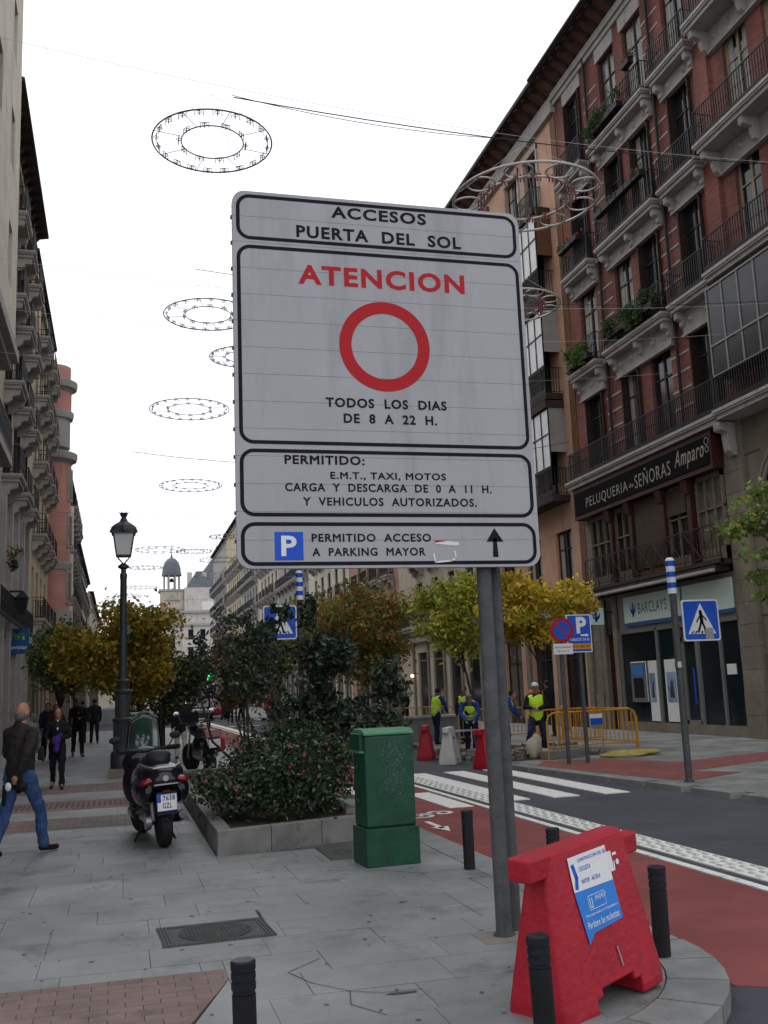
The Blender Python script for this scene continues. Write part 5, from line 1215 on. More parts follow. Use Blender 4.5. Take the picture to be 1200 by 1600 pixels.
MB().tube([(.16, .35, .27), (.18, .05, .3), (.2, -.1, .34)], .055, 14).build('silencer', K['blackpl'], sc, True); MB().tube([(.195, -.06, .33), (.202, -.13, .345)], [.05, .047], 16, False).lathe([(.047, 0), (.03, .0)], 16, (.202, -.345 + .215, .345), axis='Y').build('exhaust_tip', K['chrome'], sc, True)
MB().cap((-.12, .1, .3), .07, (-.11, .55, .34), .1, 12).build('engine_case', K['steel'], sc, True); MB().lathe([(0, -.03), (.09, -.03), (.09, .03), (0, .03)], 18, (-.16, .06, .29), axis='X').build('clutch_cover', K['steel'], sc, True)
MB().tube([(-.1, .0, .3), (-.13, -.05, .75)], .03, 8).tube([(.1, 0, .3), (.13, -.05, .75)], .03, 8).build('rear_shock', K['steel'], sc, True)
MB().tube([(-.36, .78, 1.03), (-.2, .95, 1.02), (0, 1.02, 1.0), (.2, .95, 1.02), (.36, .78, 1.03)], .022, 8).build('handlebar', K['blackpl'], sc, True)
for s in (-1, 1):
    MB().tube([(s * .36, .78, 1.03), (s * .24, .9, 1.025)], .03, 10).build('grip', K['rubber'], sc, True)
    MB().tube([(s * .26, .98, 1.02), (s * .33, 1.02, 1.12)], .008, 6).sph((s * .36, 1.02, 1.16), (.07, .025, .045), 12, 8).build('mirror', K['blackpl'], sc, True)
wsv = MB(); n = 12; rows = 6
vs = [(.26 * math.sin(R(-60 + 120 * i / n)) * (1 - .22 * j / rows), 1.28 - .12 * (1 - math.cos(R(-60 + 120 * i / n))) - .03 * j, .95 + .09 * j * (1 - .12 * abs(i - n / 2) / n * (j / rows) * 3)) for j in range(rows + 1) for i in range(n + 1)]
wsv.add(vs, [(j * (n + 1) + i, j * (n + 1) + i + 1, (j + 1) * (n + 1) + i + 1, (j + 1) * (n + 1) + i) for j in range(rows) for i in range(n)])
o = wsv.build('windshield', K['windshield'], sc, True); q = o.modifiers.new('t', 'SOLIDIFY'); q.thickness = .004
MB().tube([(-.14, .55, .22), (-.24, .62, .01)], .014, 6).tube([(.12, .5, .2), (.2, .45, .01)], .014, 6).build('stand', K['blackpl'], sc)

# ================================================================== MOTORCYCLE
mo = thing('motorcycle', 'tall black motorcycle with a red pannier strap parked behind the planter', 'motorcycle', (2.0, 23.4, 0), R(10), rot=(0, R(-4), R(10)))
wheel(mo, (0, 0, .33), .33, .17, 10, 'steel'); wheel(mo, (-.05, 1.5, .33), .33, .12, 10, 'steel', steer=R(18))
b = MB(); b.sph((0, .95, .98), (.17, .3, .17), 14, 10); b.cap((0, -.25, .93), .1, (0, .55, .86), .13, 10); b.sph((0, .75, .62), (.18, .28, .24), 12, 8); b.cap((0, -.4, .95), .06, (0, -.1, .9), .1)
blob(b, 'bodywork', K['gloss'], mo, .025, 4)
b = MB(); b.sph((0, .3, .98), (.15, .42, .08), 14, 8); blob(b, 'seat', K['seat'], mo, .025, 3)
MB().frus((0, -.38, .82), (.34, .18), (0, -.34, 1.0), (.38, .24)).build('tail_unit', K['taillight'], mo, bevel=.02)
MB().box(-.13, .13, -.56, -.545, .62, .8).build('licence_plate', K['whitep'], mo, bevel=.004); MB().box(-.1, .1, -.545, -.4, .6, .84).build('plate_holder', K['blackpl'], mo)
MB().box(.1, .3, -.35, .05, .52, .8).build('strap_bag', K['redcl'], mo, bevel=.04)
MB().tube([(-.42, .95, 1.16), (-.2, 1.1, 1.12), (.2, 1.1, 1.12), (.42, .95, 1.16)], .02, 8).build('handlebar', K['blackpl'], mo, True)
for s in (-1, 1):
    MB().tube([(s * .3, 1.05, 1.14), (s * .38, 1.08, 1.34)], .009, 6).sph((s * .42, 1.08, 1.38), (.09, .02, .05), 12, 8).build('mirror', K['chrome'], mo, True)
    MB().tube([(s * .09 - .03, 1.5, .33), (s * .09, 1.15, 1.05)], .026, 8).build('fork', K['steel'], mo, True)
    MB().tube([(s * .1, 0, .33), (s * .1, .6, .45)], .028, 8).build('swing_arm', K['steel'], mo, True)
MB().sph((0, 1.25, 1.02), (.14, .1, .14), 12, 8).build('headlight', K['chrome'], mo, True); MB().frus((0, 1.3, 1.1), (.3, .03), (0, 1.16, 1.38), (.22, .02)).build('fly_screen', K['blackpl'], mo)
MB().tube([(.14, .7, .3), (.17, .1, .42), (.17, -.2, .5)], [.03, .055, .055], 12).build('silencer', K['steel'], mo, True)
MB().cap((0, .5, .42), .15, (0, .95, .45), .15, 12).build('engine', K['steel'], mo, True); MB().tube([(-.1, .6, .25), (-.25, .65, .01)], .014, 6).build('stand', K['blackpl'], mo)

# ================================================================== PEOPLE
def person(label, loc, rz, H=1.72, top='blackcl', legs='navy', hair='hair_dk', stride=0., J=None, bulk=1., vest=False, bald=False, vox=.022, hairlen=0, tz=0, skirt=0, cap_=None, shirt=None, name='person', fine=False):
    t = thing(name, label, 'person', (loc[0], loc[1], loc[2] if len(loc) > 2 else 0), rz); S = H / 1.72
    j = dict(pel=(0, 0, .93), chest=(0, .01, 1.28), neck=(0, .0, 1.47), head=(0, .02, 1.61))
    for s, n in ((-1, 'L'), (1, 'R')):
        q = stride * (1 if n == 'L' else -1)
        j['hip' + n] = (s * .09, 0, .90); j['knee' + n] = (s * .1, q * .5 + (.05 if q >= 0 else .0), .5 + abs(q) * .02); j['ank' + n] = (s * .1, q - (.02 if q < 0 else 0), .09 + (.06 if q < -.1 else 0)); j['toe' + n] = (s * .12, q + (.15 if q >= 0 else .12), .04)
        j['sh' + n] = (s * .175, 0, 1.375); j['el' + n] = (s * .235, -q * .35 - .02, 1.13); j['wr' + n] = (s * .24, -q * .7 + .04, .89)
    if J: j.update(J)
    j = {k: Vector(v) * S for k, v in j.items()}; P = lambda k: j[k]; B = bulk
    b = MB()
    up = (P('head') - P('neck')).normalized()
    hd = P('head'); b.sph(tuple(hd + Vector((0, 0, .01))), (.076 * S, .093 * S, .112 * S), 16, 12); b.sph(tuple(hd + Vector((0, .03, -.055))), (.055 * S, .062 * S, .06 * S), 12, 8)
    fwd = Vector(J.get('face', (0, 1, 0))) if J else Y_; fwd = fwd.normalized()
    b.cap(tuple(hd + fwd * .085 * S + Vector((0, 0, .01))), .012 * S, tuple(hd + fwd * .103 * S + Vector((0, 0, -.02))), .016 * S, 8)
    sd = fwd.cross(Z_).normalized()
    for s in (-1, 1): b.sph(tuple(hd + sd * s * .078 * S + Vector((0, 0, -.005))), (.014 * S, .022 * S, .034 * S), 8, 6)
    b.cap(tuple(P('chest')), .08 * S, tuple(hd - Vector((0, 0, .05))), .052 * S)
    b.cap(tuple(P('pel')), .115 * S, tuple(P('chest')), .12 * S)
    for n in 'LR':
        b.cap(tuple(P('chest') + Vector((0, 0, .08))), .07 * S, tuple(P('sh' + n)), .05 * S); b.cap(tuple(P('sh' + n)), .048 * S, tuple(P('el' + n)), .038 * S); b.cap(tuple(P('el' + n)), .038 * S, tuple(P('wr' + n)), .026 * S)
        d = Vector((P('wr' + n) - P('el' + n))).normalized(); d = Vector(J['hd' + n]).normalized() if J and 'hd' + n in J else d
        pw_ = P('wr' + n) + d * .055 * S; side = d.cross(Vector((0, 1, 0)) if abs(d.y) < .8 else X_).normalized()
        b.cap(tuple(P('wr' + n)), .025 * S, tuple(pw_), .034 * S, 10)
        for k in range(4):
            o = (k - 1.5) * .019 * S; ln_ = (.066, .078, .074, .058)[k] * S; p0 = pw_ + side * o; cv = side.cross(d) * .02 * S
            p1 = p0 + d * ln_ * .55; p2 = p1 + d * ln_ * .4 + cv; b.cap(tuple(p0), .011 * S, tuple(p1), .0095 * S, 7); b.cap(tuple(p1), .0095 * S, tuple(p2), .008 * S, 7)
        b.cap(tuple(P('wr' + n) + d * .03 * S), .013 * S, tuple(P('wr' + n) + d * .07 * S - side * .045 * S), .01 * S, 7)
        b.cap(tuple(P('hip' + n)), .08 * S, tuple(P('knee' + n)), .055 * S); b.cap(tuple(P('knee' + n)), .054 * S, tuple(P('ank' + n)), .038 * S); b.cap(tuple(P('ank' + n)), .036 * S, tuple(P('toe' + n) + Vector((0, 0, .01))), .028 * S)
    blob(b, 'body', K['skin'], t, min(vox, .0095) if fine else vox, 3 if not fine else 2)
    b = MB(); tb_ = P('pel') + Vector((0, 0, -.10 * S if not skirt else -.35 * S))
    b.sph(tuple(P('chest')), (.19 * S * B, .135 * S * B, .21 * S), 16, 10); b.sph(tuple(P('pel') + Vector((0, 0, .05 * S))), (.165 * S * B, .135 * S * B, .18 * S), 16, 10)
    b.cap(tuple(P('pel') + Vector((0, 0, .02))), .14 * S * B, tuple(P('chest')), .15 * S * B); b.cap(tuple(P('chest')), .1 * S, tuple(P('neck') - up * .01), .066 * S, 12)
    if B > .95: b.cap(tuple(tb_ + X_ * .05), .11 * S * B, tuple(tb_ - X_ * .05 + Vector((0, 0, .02))), .11 * S * B)
    for n in 'LR':
        b.cap(tuple(P('chest') + Vector((0, 0, .06 * S))), .1 * S * B, tuple(P('sh' + n)), .07 * S * B); b.cap(tuple(P('sh' + n)), .07 * S * B, tuple(P('el' + n)), .058 * S * B); b.cap(tuple(P('el' + n)), .058 * S * B, tuple(P('wr' + n)), .043 * S)
    g_ = random.Random(hash(label) % 999 if False else len(label))
    for k in range(14):
        a = g_.uniform(0, 2 * PI); z = g_.uniform(.85, 1.35) * S; r_ = .145 * S * B; c = P('pel') + (P('chest') - P('pel')) * ((z / S - .93) / .35)
        b.cap(tuple(c + Vector((r_ * 1.05 * math.cos(a), r_ * .85 * math.sin(a), 0))), .014, tuple(c + Vector((r_ * math.cos(a + .7), r_ * .85 * math.sin(a + .7), g_.uniform(-.08, .08)))), .01, 6)
    b.cap(tuple(P('neck') - up * .03 - X_ * .03), .06 * S, tuple(P('shL') + Vector((.02, 0, -.01))), .066 * S); b.cap(tuple(P('neck') - up * .03 + X_ * .03), .06 * S, tuple(P('shR') + Vector((-.02, 0, -.01))), .066 * S)
    blob(b, 'jacket', K[top], t, min(vox, .016), 4, folds=.045)
    b = MB()
    b.cap(tuple(P('pel') + X_ * .04), .12 * S, tuple(P('pel') - X_ * .04), .12 * S)
    for n in 'LR':
        b.cap(tuple(P('hip' + n)), .098 * S * (B * .5 + .5), tuple(P('knee' + n)), .072 * S); b.cap(tuple(P('knee' + n)), .072 * S, tuple(P('ank' + n) + Vector((0, 0, .0))), .062 * S)
    blob(b, 'trousers', K[legs], t, min(vox, .018), 3, folds=.045)
    for n in 'LR':
        b = MB(); d = (P('toe' + n) - P('ank' + n)); b.cap(tuple(P('ank' + n) + Vector((0, -.03, -.035)) * S), .045 * S, tuple(P('toe' + n) + d * .25 + Vector((0, 0, .005))), .036 * S, 10)
        blob(b, 'shoe', K['shoe'], t, .015, 2)
    if cap_:
        MB().sph(tuple(hd + Vector((0, 0, .05 * S))), (.088 * S, .1 * S, .08 * S), 14, 8).obox(tuple(hd + fwd * .11 * S + Vector((0, 0, .045 * S))), (.14 * S, .1 * S, .012) if abs(fwd.y) > .5 else (.1 * S, .14 * S, .012)).build('cap', K[cap_], t, True)
    elif bald:
        b = MB(); b.sph(tuple(hd + Vector((0, -.016, -.028)) * S), (.0815 * S, .09 * S, .075 * S), 14, 10); blob(b, 'hair', K['hair_grey'], t, .012, 2)
    else:
        b = MB(); b.sph(tuple(hd - fwd * .022 * S + Vector((0, 0, .035 * S))), (.088 * S, .096 * S, .1 * S), 14, 10)
        if hairlen: b.cap(tuple(hd - fwd * .035 * S), .085 * S, tuple(hd - fwd * .05 * S + Vector((0, 0, -.12 * hairlen * S))), .075 * S)
        if hairlen:
            for s in (-1, 1): b.cap(tuple(hd + sd * s * .07 * S + Vector((0, 0, .04))), .03 * S, tuple(hd + sd * s * .085 * S + Vector((0, 0, -.1 * hairlen)) * S), .028 * S)
        blob(b, 'hair', K[hair], t, .015, 2)
    ey = MB()
    for s in (-1, 1): ey.sph(tuple(hd + fwd * .083 * S + sd * s * .032 * S + Vector((0, 0, .018 * S))), .011 * S, 8, 6)
    ey.build('eyes', K['ink'], t); MB().obox(tuple(hd + fwd * .088 * S + Vector((0, 0, -.055 * S))), (.045 * S, .012, .009)).build('mouth', mat('lips', (.3, .08, .07), .5, 0), t)
    if vest:
        b = MB(); b.sph(tuple(P('chest') + Vector((0, 0, .0))), (.2 * S * B, .15 * S * B, .2 * S), 16, 10); b.cap(tuple(P('pel') + Vector((0, 0, .02))), .158 * S * B, tuple(P('chest')), .165 * S * B)
        for n in 'LR': b.cap(tuple(P('chest') + Vector((0, 0, .1 * S))), .1 * S * B, tuple(P('sh' + n) * .8 + P('chest') * .2 + Vector((0, 0, .02))), .07 * S * B)
        vo = blob(b, 'safety_vest', K['vest'], t, .018, 4)
        c = P('pel') + (P('chest') - P('pel')) * .45; ax = (P('chest') - P('pel')).normalized(); q = ax.to_track_quat('Z', 'Y').to_euler()
        m_ = MB().lathe([(.174 * S * B, -.022), (.176 * S * B, .022)], 20); o = m_.build('reflective_band', K['silver'], t, True, loc=tuple(c), rot=tuple(q))
    if shirt:
        b = MB(); b.cap(tuple(P('neck') + fwd * .045 * S + Vector((0, 0, -.01))), .035 * S, tuple(P('chest') + fwd * .125 * S + Vector((0, 0, -.0))), .028 * S); b.build('shirt', K[shirt], t, True)
    return t
# bald man walking away, one hand behind his back holding a white item and a dark strap
pm = person('bald man in dark jacket and jeans at the left edge, hand behind his back', (-1.12, 12.95), R(-38), 1.74, 'browncl', 'denim', bald=True, stride=0, bulk=1.1, vox=.014, fine=True,
    J=dict(hipL=(-.1, 0, .9), kneeL=(-.14, -.06, .5), ankL=(-.17, -.2, .12), toeL=(-.2, -.1, .035), hipR=(.1, 0, .9), kneeR=(.13, .2, .5), ankR=(.15, .25, .1), toeR=(.17, .4, .05),
           elR=(.26, -.17, 1.14), wrR=(.14, -.2, .93), hdR=(-.35, -.1, -.9), elL=(-.26, .08, 1.14), wrL=(-.2, .28, 1.0)))
MB().sph((.07, -.26, .8), (.04, .03, .05), 10, 8).build('white_pouch', K['whitecl'], pm, True); MB().box(-.03, .015, -.25, -.22, .58, .82).build('dark_case', K['ink'], pm, bevel=.012)
person('woman in dark suit and white blouse walking towards the camera with a purple scarf', (-1.2, 22.2), PI, 1.6, 'blackcl', 'blackcl', 'hair_red', .17, bulk=1.0, hairlen=1, shirt='whitecl', vox=.016, fine=True,
    J=dict(elR=(.26, .0, 1.12), wrR=(.2, .2, 1.04), elL=(-.25, .02, 1.12), wrL=(-.05, .2, 1.06)))
sf = thing('scarf', 'bunched purple scarf held in front of the woman in the dark suit', 'scarf', (-1.22, 21.98, .97)); b = MB(); b.sph((0, 0, 0), (.1, .06, .09), 12, 8); b.cap((.02, 0, 0), .05, (.0, 0, -.2), .06); b.cap((-.03, 0, .02), .05, (.1, 0, .1), .04); blob(b, 'cloth', K['purplecl'], sf, .014, 2)
hb = thing('handbag', 'black handbag hanging at the side of the woman in the dark suit', 'handbag', (-1.52, 22.2, .75)); MB().frus((0, 0, -.16), (.12, .28), (0, 0, .1), (.09, .24)).build('bag', K['shoe'], hb, bevel=.03); MB().tube([(0, -.1, .08), (.02, -.04, .45), (.02, .04, .45), (0, .1, .08)], .012, 6).build('strap', K['shoe'], hb)
person('tall man in black suit with open white collar striding towards the camera', (-1.25, 34.3), PI + R(8), 1.82, 'blackcl', 'blackcl', 'hair_dk', .3, bulk=1.05, shirt='whitecl', J=dict(elL=(-.25, .02, 1.13), wrL=(-.06, .2, 1.12)))
person('person in black seen walking away behind the man in the suit', (-.95, 44), R(5), 1.78, 'blackcl', 'blackcl', stride=.2, bulk=1.1)
person('person in black coat to the left of the one walking away by the lamp', (-1.45, 44.8), R(-5), 1.72, 'blackcl', 'blackcl', stride=.1, bulk=1.15)
person('person in grey green hooded jacket walking by the shop wall', (-2.25, 27.5), R(-5), 1.74, 'greencl', 'navy', 'hair_grey', .15, bulk=1.15)
person('person in light grey jacket half hidden behind the bald man', (-1.75, 21.5), R(10), 1.6, 'greycl', 'navy', 'hair_dk', .15, bulk=1.05)
person('woman with reddish hair and maroon coat behind the woman in the suit', (-1.75, 31.5), PI, 1.66, 'redcl' if False else 'wood_red', 'blackcl', 'hair_red', .15, hairlen=1, bulk=1.05)
person('person in dark coat next to the red haired woman on the left pavement', (-2.05, 32.6), PI, 1.7, 'navy', 'blackcl', 'hair_dk', .12, bulk=1.1)
person('person in black on the far left pavement under the orange tree', (-2.5, 40), PI, 1.7, 'blackcl', 'blackcl', 'hair_dk', .1)
person('person in black top and cream trousers standing beyond the motorcycle', (1.72, 29.8), R(0), 1.72, 'blackcl', 'creamcl', 'hair_dk', .08, bulk=1.25)
# workers
wj = dict(elL=(-.25, .12, 1.15), wrL=(-.12, .32, 1.0), elR=(.25, .12, 1.15), wrR=(.12, .32, 1.0))
def lean(a, J=None):   # forward lean of the upper body
    d = dict(chest=(0, .34 * math.sin(a), .93 + .35 * math.cos(a)), neck=(0, .55 * math.sin(a), .93 + .54 * math.cos(a)), head=(0, .7 * math.sin(a) + .03, .93 + .66 * math.cos(a)))
    for s, n in ((-1, 'L'), (1, 'R')):
        y, z = .47 * math.sin(a), .93 + .47 * math.cos(a); d['sh' + n] = (s * .19, y, z); d['el' + n] = (s * .24, y + .12, z - .26); d['wr' + n] = (s * .12, y + .26, z - .42)
    if J: d.update(J)
    return d
person('road worker in yellow vest and blue sleeves standing sideways beside the low stone wall', (9.45, 30.2), R(-70), 1.72, 'bluecl', 'navy', 'hair_dk', .06, vest=True, J=lean(.16))
person('road worker in yellow vest bending over, right of the white plastic barrier', (8.95, 25.6), R(160), 1.7, 'bluecl', 'navy', 'hair_dk', .05, vest=True, J=lean(.75), cap_='greycl')
person('road worker in yellow vest half hidden behind the big sign poles', (9.75, 25.2), R(-120), 1.62, 'bluecl', 'navy', 'hair_dk', .05, vest=True, J=lean(.35))
person('road worker in white cap and yellow vest kneeling beside the trench', (9.6, 22.7), R(165), 1.74, 'blackcl', 'navy', 'hair_dk', vest=True, cap_='whitecl', fine=True, vox=.016, tz=0,
    J=dict(kneeL=(-.14, .1, .46), ankL=(-.14, -.1, .1), toeL=(-.14, .05, .04), kneeR=(.22, .36, .6), ankR=(.3, .32, .14), toeR=(.32, .45, .1), elL=(-.25, .1, 1.18), wrL=(-.02, .27, 1.12), elR=(.27, .06, 1.16), wrR=(.12, .3, 1.14)))
person('road worker mostly hidden behind the tree trunk in the works area', (10.15, 29.5), R(150), 1.7, 'navy', 'navy', 'hair_dk', .05, vest=True)
person('passer-by in orange brown jacket in front of the dark shop window', (12.9, 30.5), R(170), 1.78, 'orangecl', 'blackcl', 'hair_dk', .1, bulk=1.0)
person('person in black coat passing the dark shop window right of the orange jacket', (13.5, 30.9), R(20), 1.78, 'blackcl', 'blackcl', 'hair_dk', .1, bulk=1.15)
person('person in black standing at the shopfront left of the standing worker', (11.5, 41), R(30), 1.7, 'blackcl', 'blackcl', 'hair_dk', .1, bulk=1.1)
person('dark dressed person at the shopfront on the far pavement holding a paper', (10.3, 44), PI, 1.72, 'navy', 'blackcl', 'hair_dk', .1)
person('person in red jacket and jeans on the far pavement beyond the traffic light', (8.6, 60), PI, 1.72, 'redcl', 'denim', 'hair_dk', .1)
for i, (x, y, c, lb) in enumerate(((7.6, 66, 'blackcl', 'dark dressed pedestrian waiting beside the traffic light pole'), (6.6, 63, 'greycl', 'pedestrian in grey walking across in the distance'), (7.1, 72, 'navy', 'pedestrian in navy beyond the traffic light'), (8.0, 78, 'blackcl', 'farthest dark pedestrian on the right'), (9.3, 64, 'bluecl', 'pedestrian in blue right of the one in red'))):
    person(lb, (x, y), PI if i % 2 else R(90), 1.72, c, 'blackcl', 'hair_dk', .15, vox=.03)

# ================================================================== SIGNS
def crossing_sign(label, x, y, side, sticker=False, h=3.6):
    t = thing('crossing_sign', label, 'road sign', (x, y, 0))
    MB().tube([(0, 0, 0), (0, 0, h - .55)], .06, 16).build('post', K['galv'], t, True)
    MB().tube([(0, 0, .0), (0, 0, .02)], .09, 16).build('post_foot', K['galv'], t)
    bands = ['whitep', 'blueprint'] * 3; z = h - .55
    for i, c in enumerate(['whitep', 'blueprint', 'whitep', 'blueprint', 'whitep', 'blueprint']):
        MB().tube([(0, 0, z), (0, 0, z + .095)], .078, 20).build('marker_band', K[c], t, True); z += .095
    MB().lathe([(.078, z), (.074, z + .03), (.05, z + .055), (0, z + .065)], 20).build('marker_cap', K['whitep'], t, True)
    MB().tube([(0, 0, 1.9), (0, 0, 2.0)], .07, 16).build('clamp', K['steel'], t)
    x0, x1 = (.09, .8) if side > 0 else (-.8, -.09); zb = h - 1.38
    zc = zb; q = MB(); q.prism(rrect(x0, x1, zb, zb + .71, .05), -.1, -.075, 'XZ'); bd = q.build('sign_plate', K['whitep'], t)
    MB().box(min(0, x0), max(0, x0 + .1) if side > 0 else 0, -.07, -.05, zb + .3, zb + .35).build('bracket', K['galv'], t)
    cx = (x0 + x1) / 2; o = (0, -.1, 0)
    flat([rrect(x0 + .025, x1 - .025, zb + .025, zb + .685, .04)], K['blueprint'], bd, o, X_, Z_, 'blue_field', .0015)
    flat([[(cx - .27, zb + .12), (cx + .27, zb + .12), (cx, zb + .65)]], K['whitep'], bd, o, X_, Z_, 'white_triangle', .003)
    m = [disc(cx - .005, zb + .5, .032, 14)] + stroke([(cx, zb + .46), (cx + .01, zb + .32)], .065) + stroke([(cx, zb + .33), (cx - .07, zb + .15)], .04) + stroke([(cx + .01, zb + .33), (cx + .05, zb + .24), (cx + .07, zb + .14)], .04) + stroke([(cx, zb + .45), (cx - .07, zb + .36), (cx - .09, zb + .32)], .026) + stroke([(cx + .01, zb + .45), (cx + .08, zb + .38), (cx + .1, zb + .35)], .026)
    m += [[(cx + u, zb + .125), (cx + u + .035, zb + .125), (cx + u * .8 + .035, zb + .17), (cx + u * .8, zb + .17)] for u in (-.22, -.15, -.02, .1, .17)]
    flat(m, K['ink'], bd, o, X_, Z_, 'walking_figure', .0045)
    if sticker: flat([rrect(cx + .06, cx + .22, zb + .03, zb + .22, .01)], K['greyst'], bd, o, X_, Z_, 'sticker', .006)
    return t
crossing_sign('blue pedestrian crossing sign on a black post in front of the bank', 9.3, 15.65, 1, True, 3.72)
crossing_sign('blue pedestrian crossing sign half hidden by the evergreen shrub behind the planter', 3.72, 21.2, -1, False, 4.22)
ps = thing('parking_sign', 'blue parking sign with white P and round no-parking disc in front of the works area', 'road sign', (9.32, 20.4, 0))
for x in (-.02, .42): MB().tube([(x, 0, 0), (x, 0, 3.0 if x > 0 else 2.75)], .045, 14).build('post', K['galv'], ps, True)
MB().prism(rrect(.1, .68, 2.35, 3.17, .03), -.09, -.065, 'XZ').build('sign_plate', K['whitep'], ps)
flat([rrect(.12, .66, 2.37, 3.15, .03)], K['blueprint'], ps, (0, -.09, 0), X_, Z_, 'blue_field', .0015)
text('P', .24, .36, K['whitep'], ps, (.33, -.09, 2.76), X_, Z_, bold=.05, off=.003); text('PUBLICO 24 H.', .48, .06, K['whitep'], ps, (.15, -.09, 2.6), X_, Z_, off=.003)
flat([[(.42, 2.70), (.55, 2.70), (.55, 2.68), (.62, 2.72), (.55, 2.76), (.55, 2.74), (.42, 2.74)]], K['whitep'], ps, (0, -.09, 0), X_, Z_, 'arrow', .003)
flat([[(.12, 2.42), (.66, 2.42), (.66, 2.54), (.12, 2.54)]], mat('sign_orange', (.6, .25, .03), .5, .1, 5), ps, (0, -.09, 0), X_, Z_, 'name_band', .003); text('PLAZA MAYOR', .46, .06, K['ink'], ps, (.16, -.09, 2.45), X_, Z_, off=.004)
MB().lathe([(0, -.13), (.27, -.13), (.27, -.11), (0, -.11)], 32, (-.03, 0, 2.84), axis='Y').build('round_plate', K['redprint'], ps)
flat([disc(-.03, 2.84, .2, 30)], K['blueprint'], ps, (0, -.13, 0), X_, Z_, 'blue_disc', .002); flat(stroke([(-.16, 2.97), (.1, 2.71)], .045), K['redprint'], ps, (0, -.13, 0), X_, Z_, 'red_slash', .004)
MB().box(-.25, .2, -.12, -.1, 2.32, 2.55).build('sub_plate', K['whitep'], ps); text('EXCEPTO AUTORIZADOS', .38, .035, K['ink'], ps, (-.215, -.12, 2.45), X_, Z_, off=.002); text('DE 8 A 21 H.', .28, .035, K['ink'], ps, (-.16, -.12, 2.37), X_, Z_, off=.002)
# traffic light
tl = thing('traffic_light', 'pedestrian traffic light showing a green walking figure, far along the street', 'traffic light', (4.25, 50, 0))
MB().tube([(0, 0, -.1), (0, 0, 2.9)], .05, 10).build('post', K['iron'], tl); MB().box(-.16, .16, -.14, .06, 2.3, 3.0).build('lamp_housing', K['iron'], tl, bevel=.02)
gm = [disc(0, 2.88, .04, 12)] + stroke([(0, 2.83), (0, 2.68)], .09) + stroke([(0, 2.7), (-.08, 2.5)], .06) + stroke([(0, 2.7), (.08, 2.5)], .06) + stroke([(0, 2.8), (-.1, 2.72)], .04) + stroke([(0, 2.8), (.1, 2.72)], .04)
flat([[(a * 1.3, 2.72 + (b - 2.72) * 1.1) for a, b in p] for p in gm], mat('green_signal', (.05, 1, .2), .5, 0, emit=((.02, 1, .15), 2.2)), tl, (0, -.14, 0), X_, Z_, 'green_figure', .004)
MB().box(.0, .3, -.1, .0, 2.0, 2.25).build('blue_box', K['blueprint'], tl)
bs_ = thing('post', 'thin dark post at the kerb beside the second green cabinet', 'post', (1.1, 28.2, 0)); MB().tube([(0, 0, 0), (0, 0, 1.55)], .045, 12).build('shaft', K['iron'], bs_, True); MB().sph((0, 0, 1.56), .055, 10, 8).build('knob', K['iron'], bs_, True); bs_.name = 'kerb_post'

# ================================================================== WORKS AREA
def fence(label, x, y, rz, L=2.5, tag_=False):
    t = thing('crowd_barrier', label, 'barrier', (x, y, 0), rz, 'yellow steel barriers round the works'); h = 1.05; r_ = .2
    P = [(0, 0, .12), (0, 0, h - r_), (.06, 0, h - .06), (r_, 0, h), (L - r_, 0, h), (L - .06, 0, h - .06), (L, 0, h - r_), (L, 0, .12)]
    MB().tube(P, .021, 10).tube([(0, 0, .3), (L, 0, .3)], .015, 8).build('frame', K['yellow'], t, True); b = MB()
    for i in range(1, 19): b.tube([(L * i / 19, 0, .3), (L * i / 19, 0, h - .02)], .0085, 6)
    stuff(b.build('upright_bar', K['yellow'], t, True)) if False else b.build('bar_infill', K['yellow'], t, True)
    for x_ in (.0, L): MB().tube([(x_, 0, .14), (x_, 0, .01)], .018, 8).box(x_ - .03, x_ + .03, -.25, .25, 0, .02).build('foot', K['yellow'], t)
    if tag_: 
        o = MB().box(L * .46, L * .6, -.03, -.02, .72, .98).build('notice', K['whitep'], t); MB().box(L * .46 + .005, L * .6 - .005, -.034, -.03, .725, .88).build('notice_blue', K['blueprint'], o)
    return t
fence('yellow crowd barrier nearest the road, with a small blue notice', 9.28, 21.4, R(14), 2.65, True)
fence('yellow crowd barrier running back from the near one towards the shops', 11.9, 22.2, R(112), 2.5)
fence('yellow crowd barrier standing behind the parking sign posts', 9.9, 24.0, R(8), 2.2)
fence('yellow crowd barrier behind the bending worker', 9.3, 27.6, R(5), 2.5)
fence('yellow crowd barrier farthest along, beside the low stone wall', 8.9, 34.0, R(5), 2.5)
fence('yellow crowd barrier at the back right of the works by the shop door', 12.0, 26.6, R(60), 2.5)
barrier('white plastic barrier with a small blue notice beside the bending worker', (7.72, 23.7, -.1), R(62), 'whitepl', L=.42)
b_ = [o for o in bpy.data.objects if o.name.startswith('plastic_barrier')][-1]; MB().box(-.12, .1, -.125, -.115, .42, .64).build('blue_notice', K['blueprint'], b_)
G3 = 'red plastic barriers along the works'
for lb, x, y, a in (('red plastic barrier behind the green cabinet, left of the white one', 7.7, 25.6, 70), ('red plastic barrier seen on both sides of the big sign poles', 8.1, 21.9, 40), ('red plastic barrier behind the right side of the evergreen shrub', 7.2, 28.6, 80), ('red plastic barrier lowest in the gap of the evergreen shrub', 5.2, 24.5, 60), ('red plastic barrier seen through the left of the shrub', 6.8, 33.5, 80)):
    barrier(lb, (x, y, -.1), R(a), 'redpl', G3, L=.5)
barrier('far white and red plastic barrier beyond the evergreen shrub trunk', (6.1, 33, -.1), R(70), 'whitepl', L=.45)
lw = thing('low_stone_wall', 'pale low stone planter wall behind the works beside the standing worker', 'wall', (7.9, 32.3, 0)); 
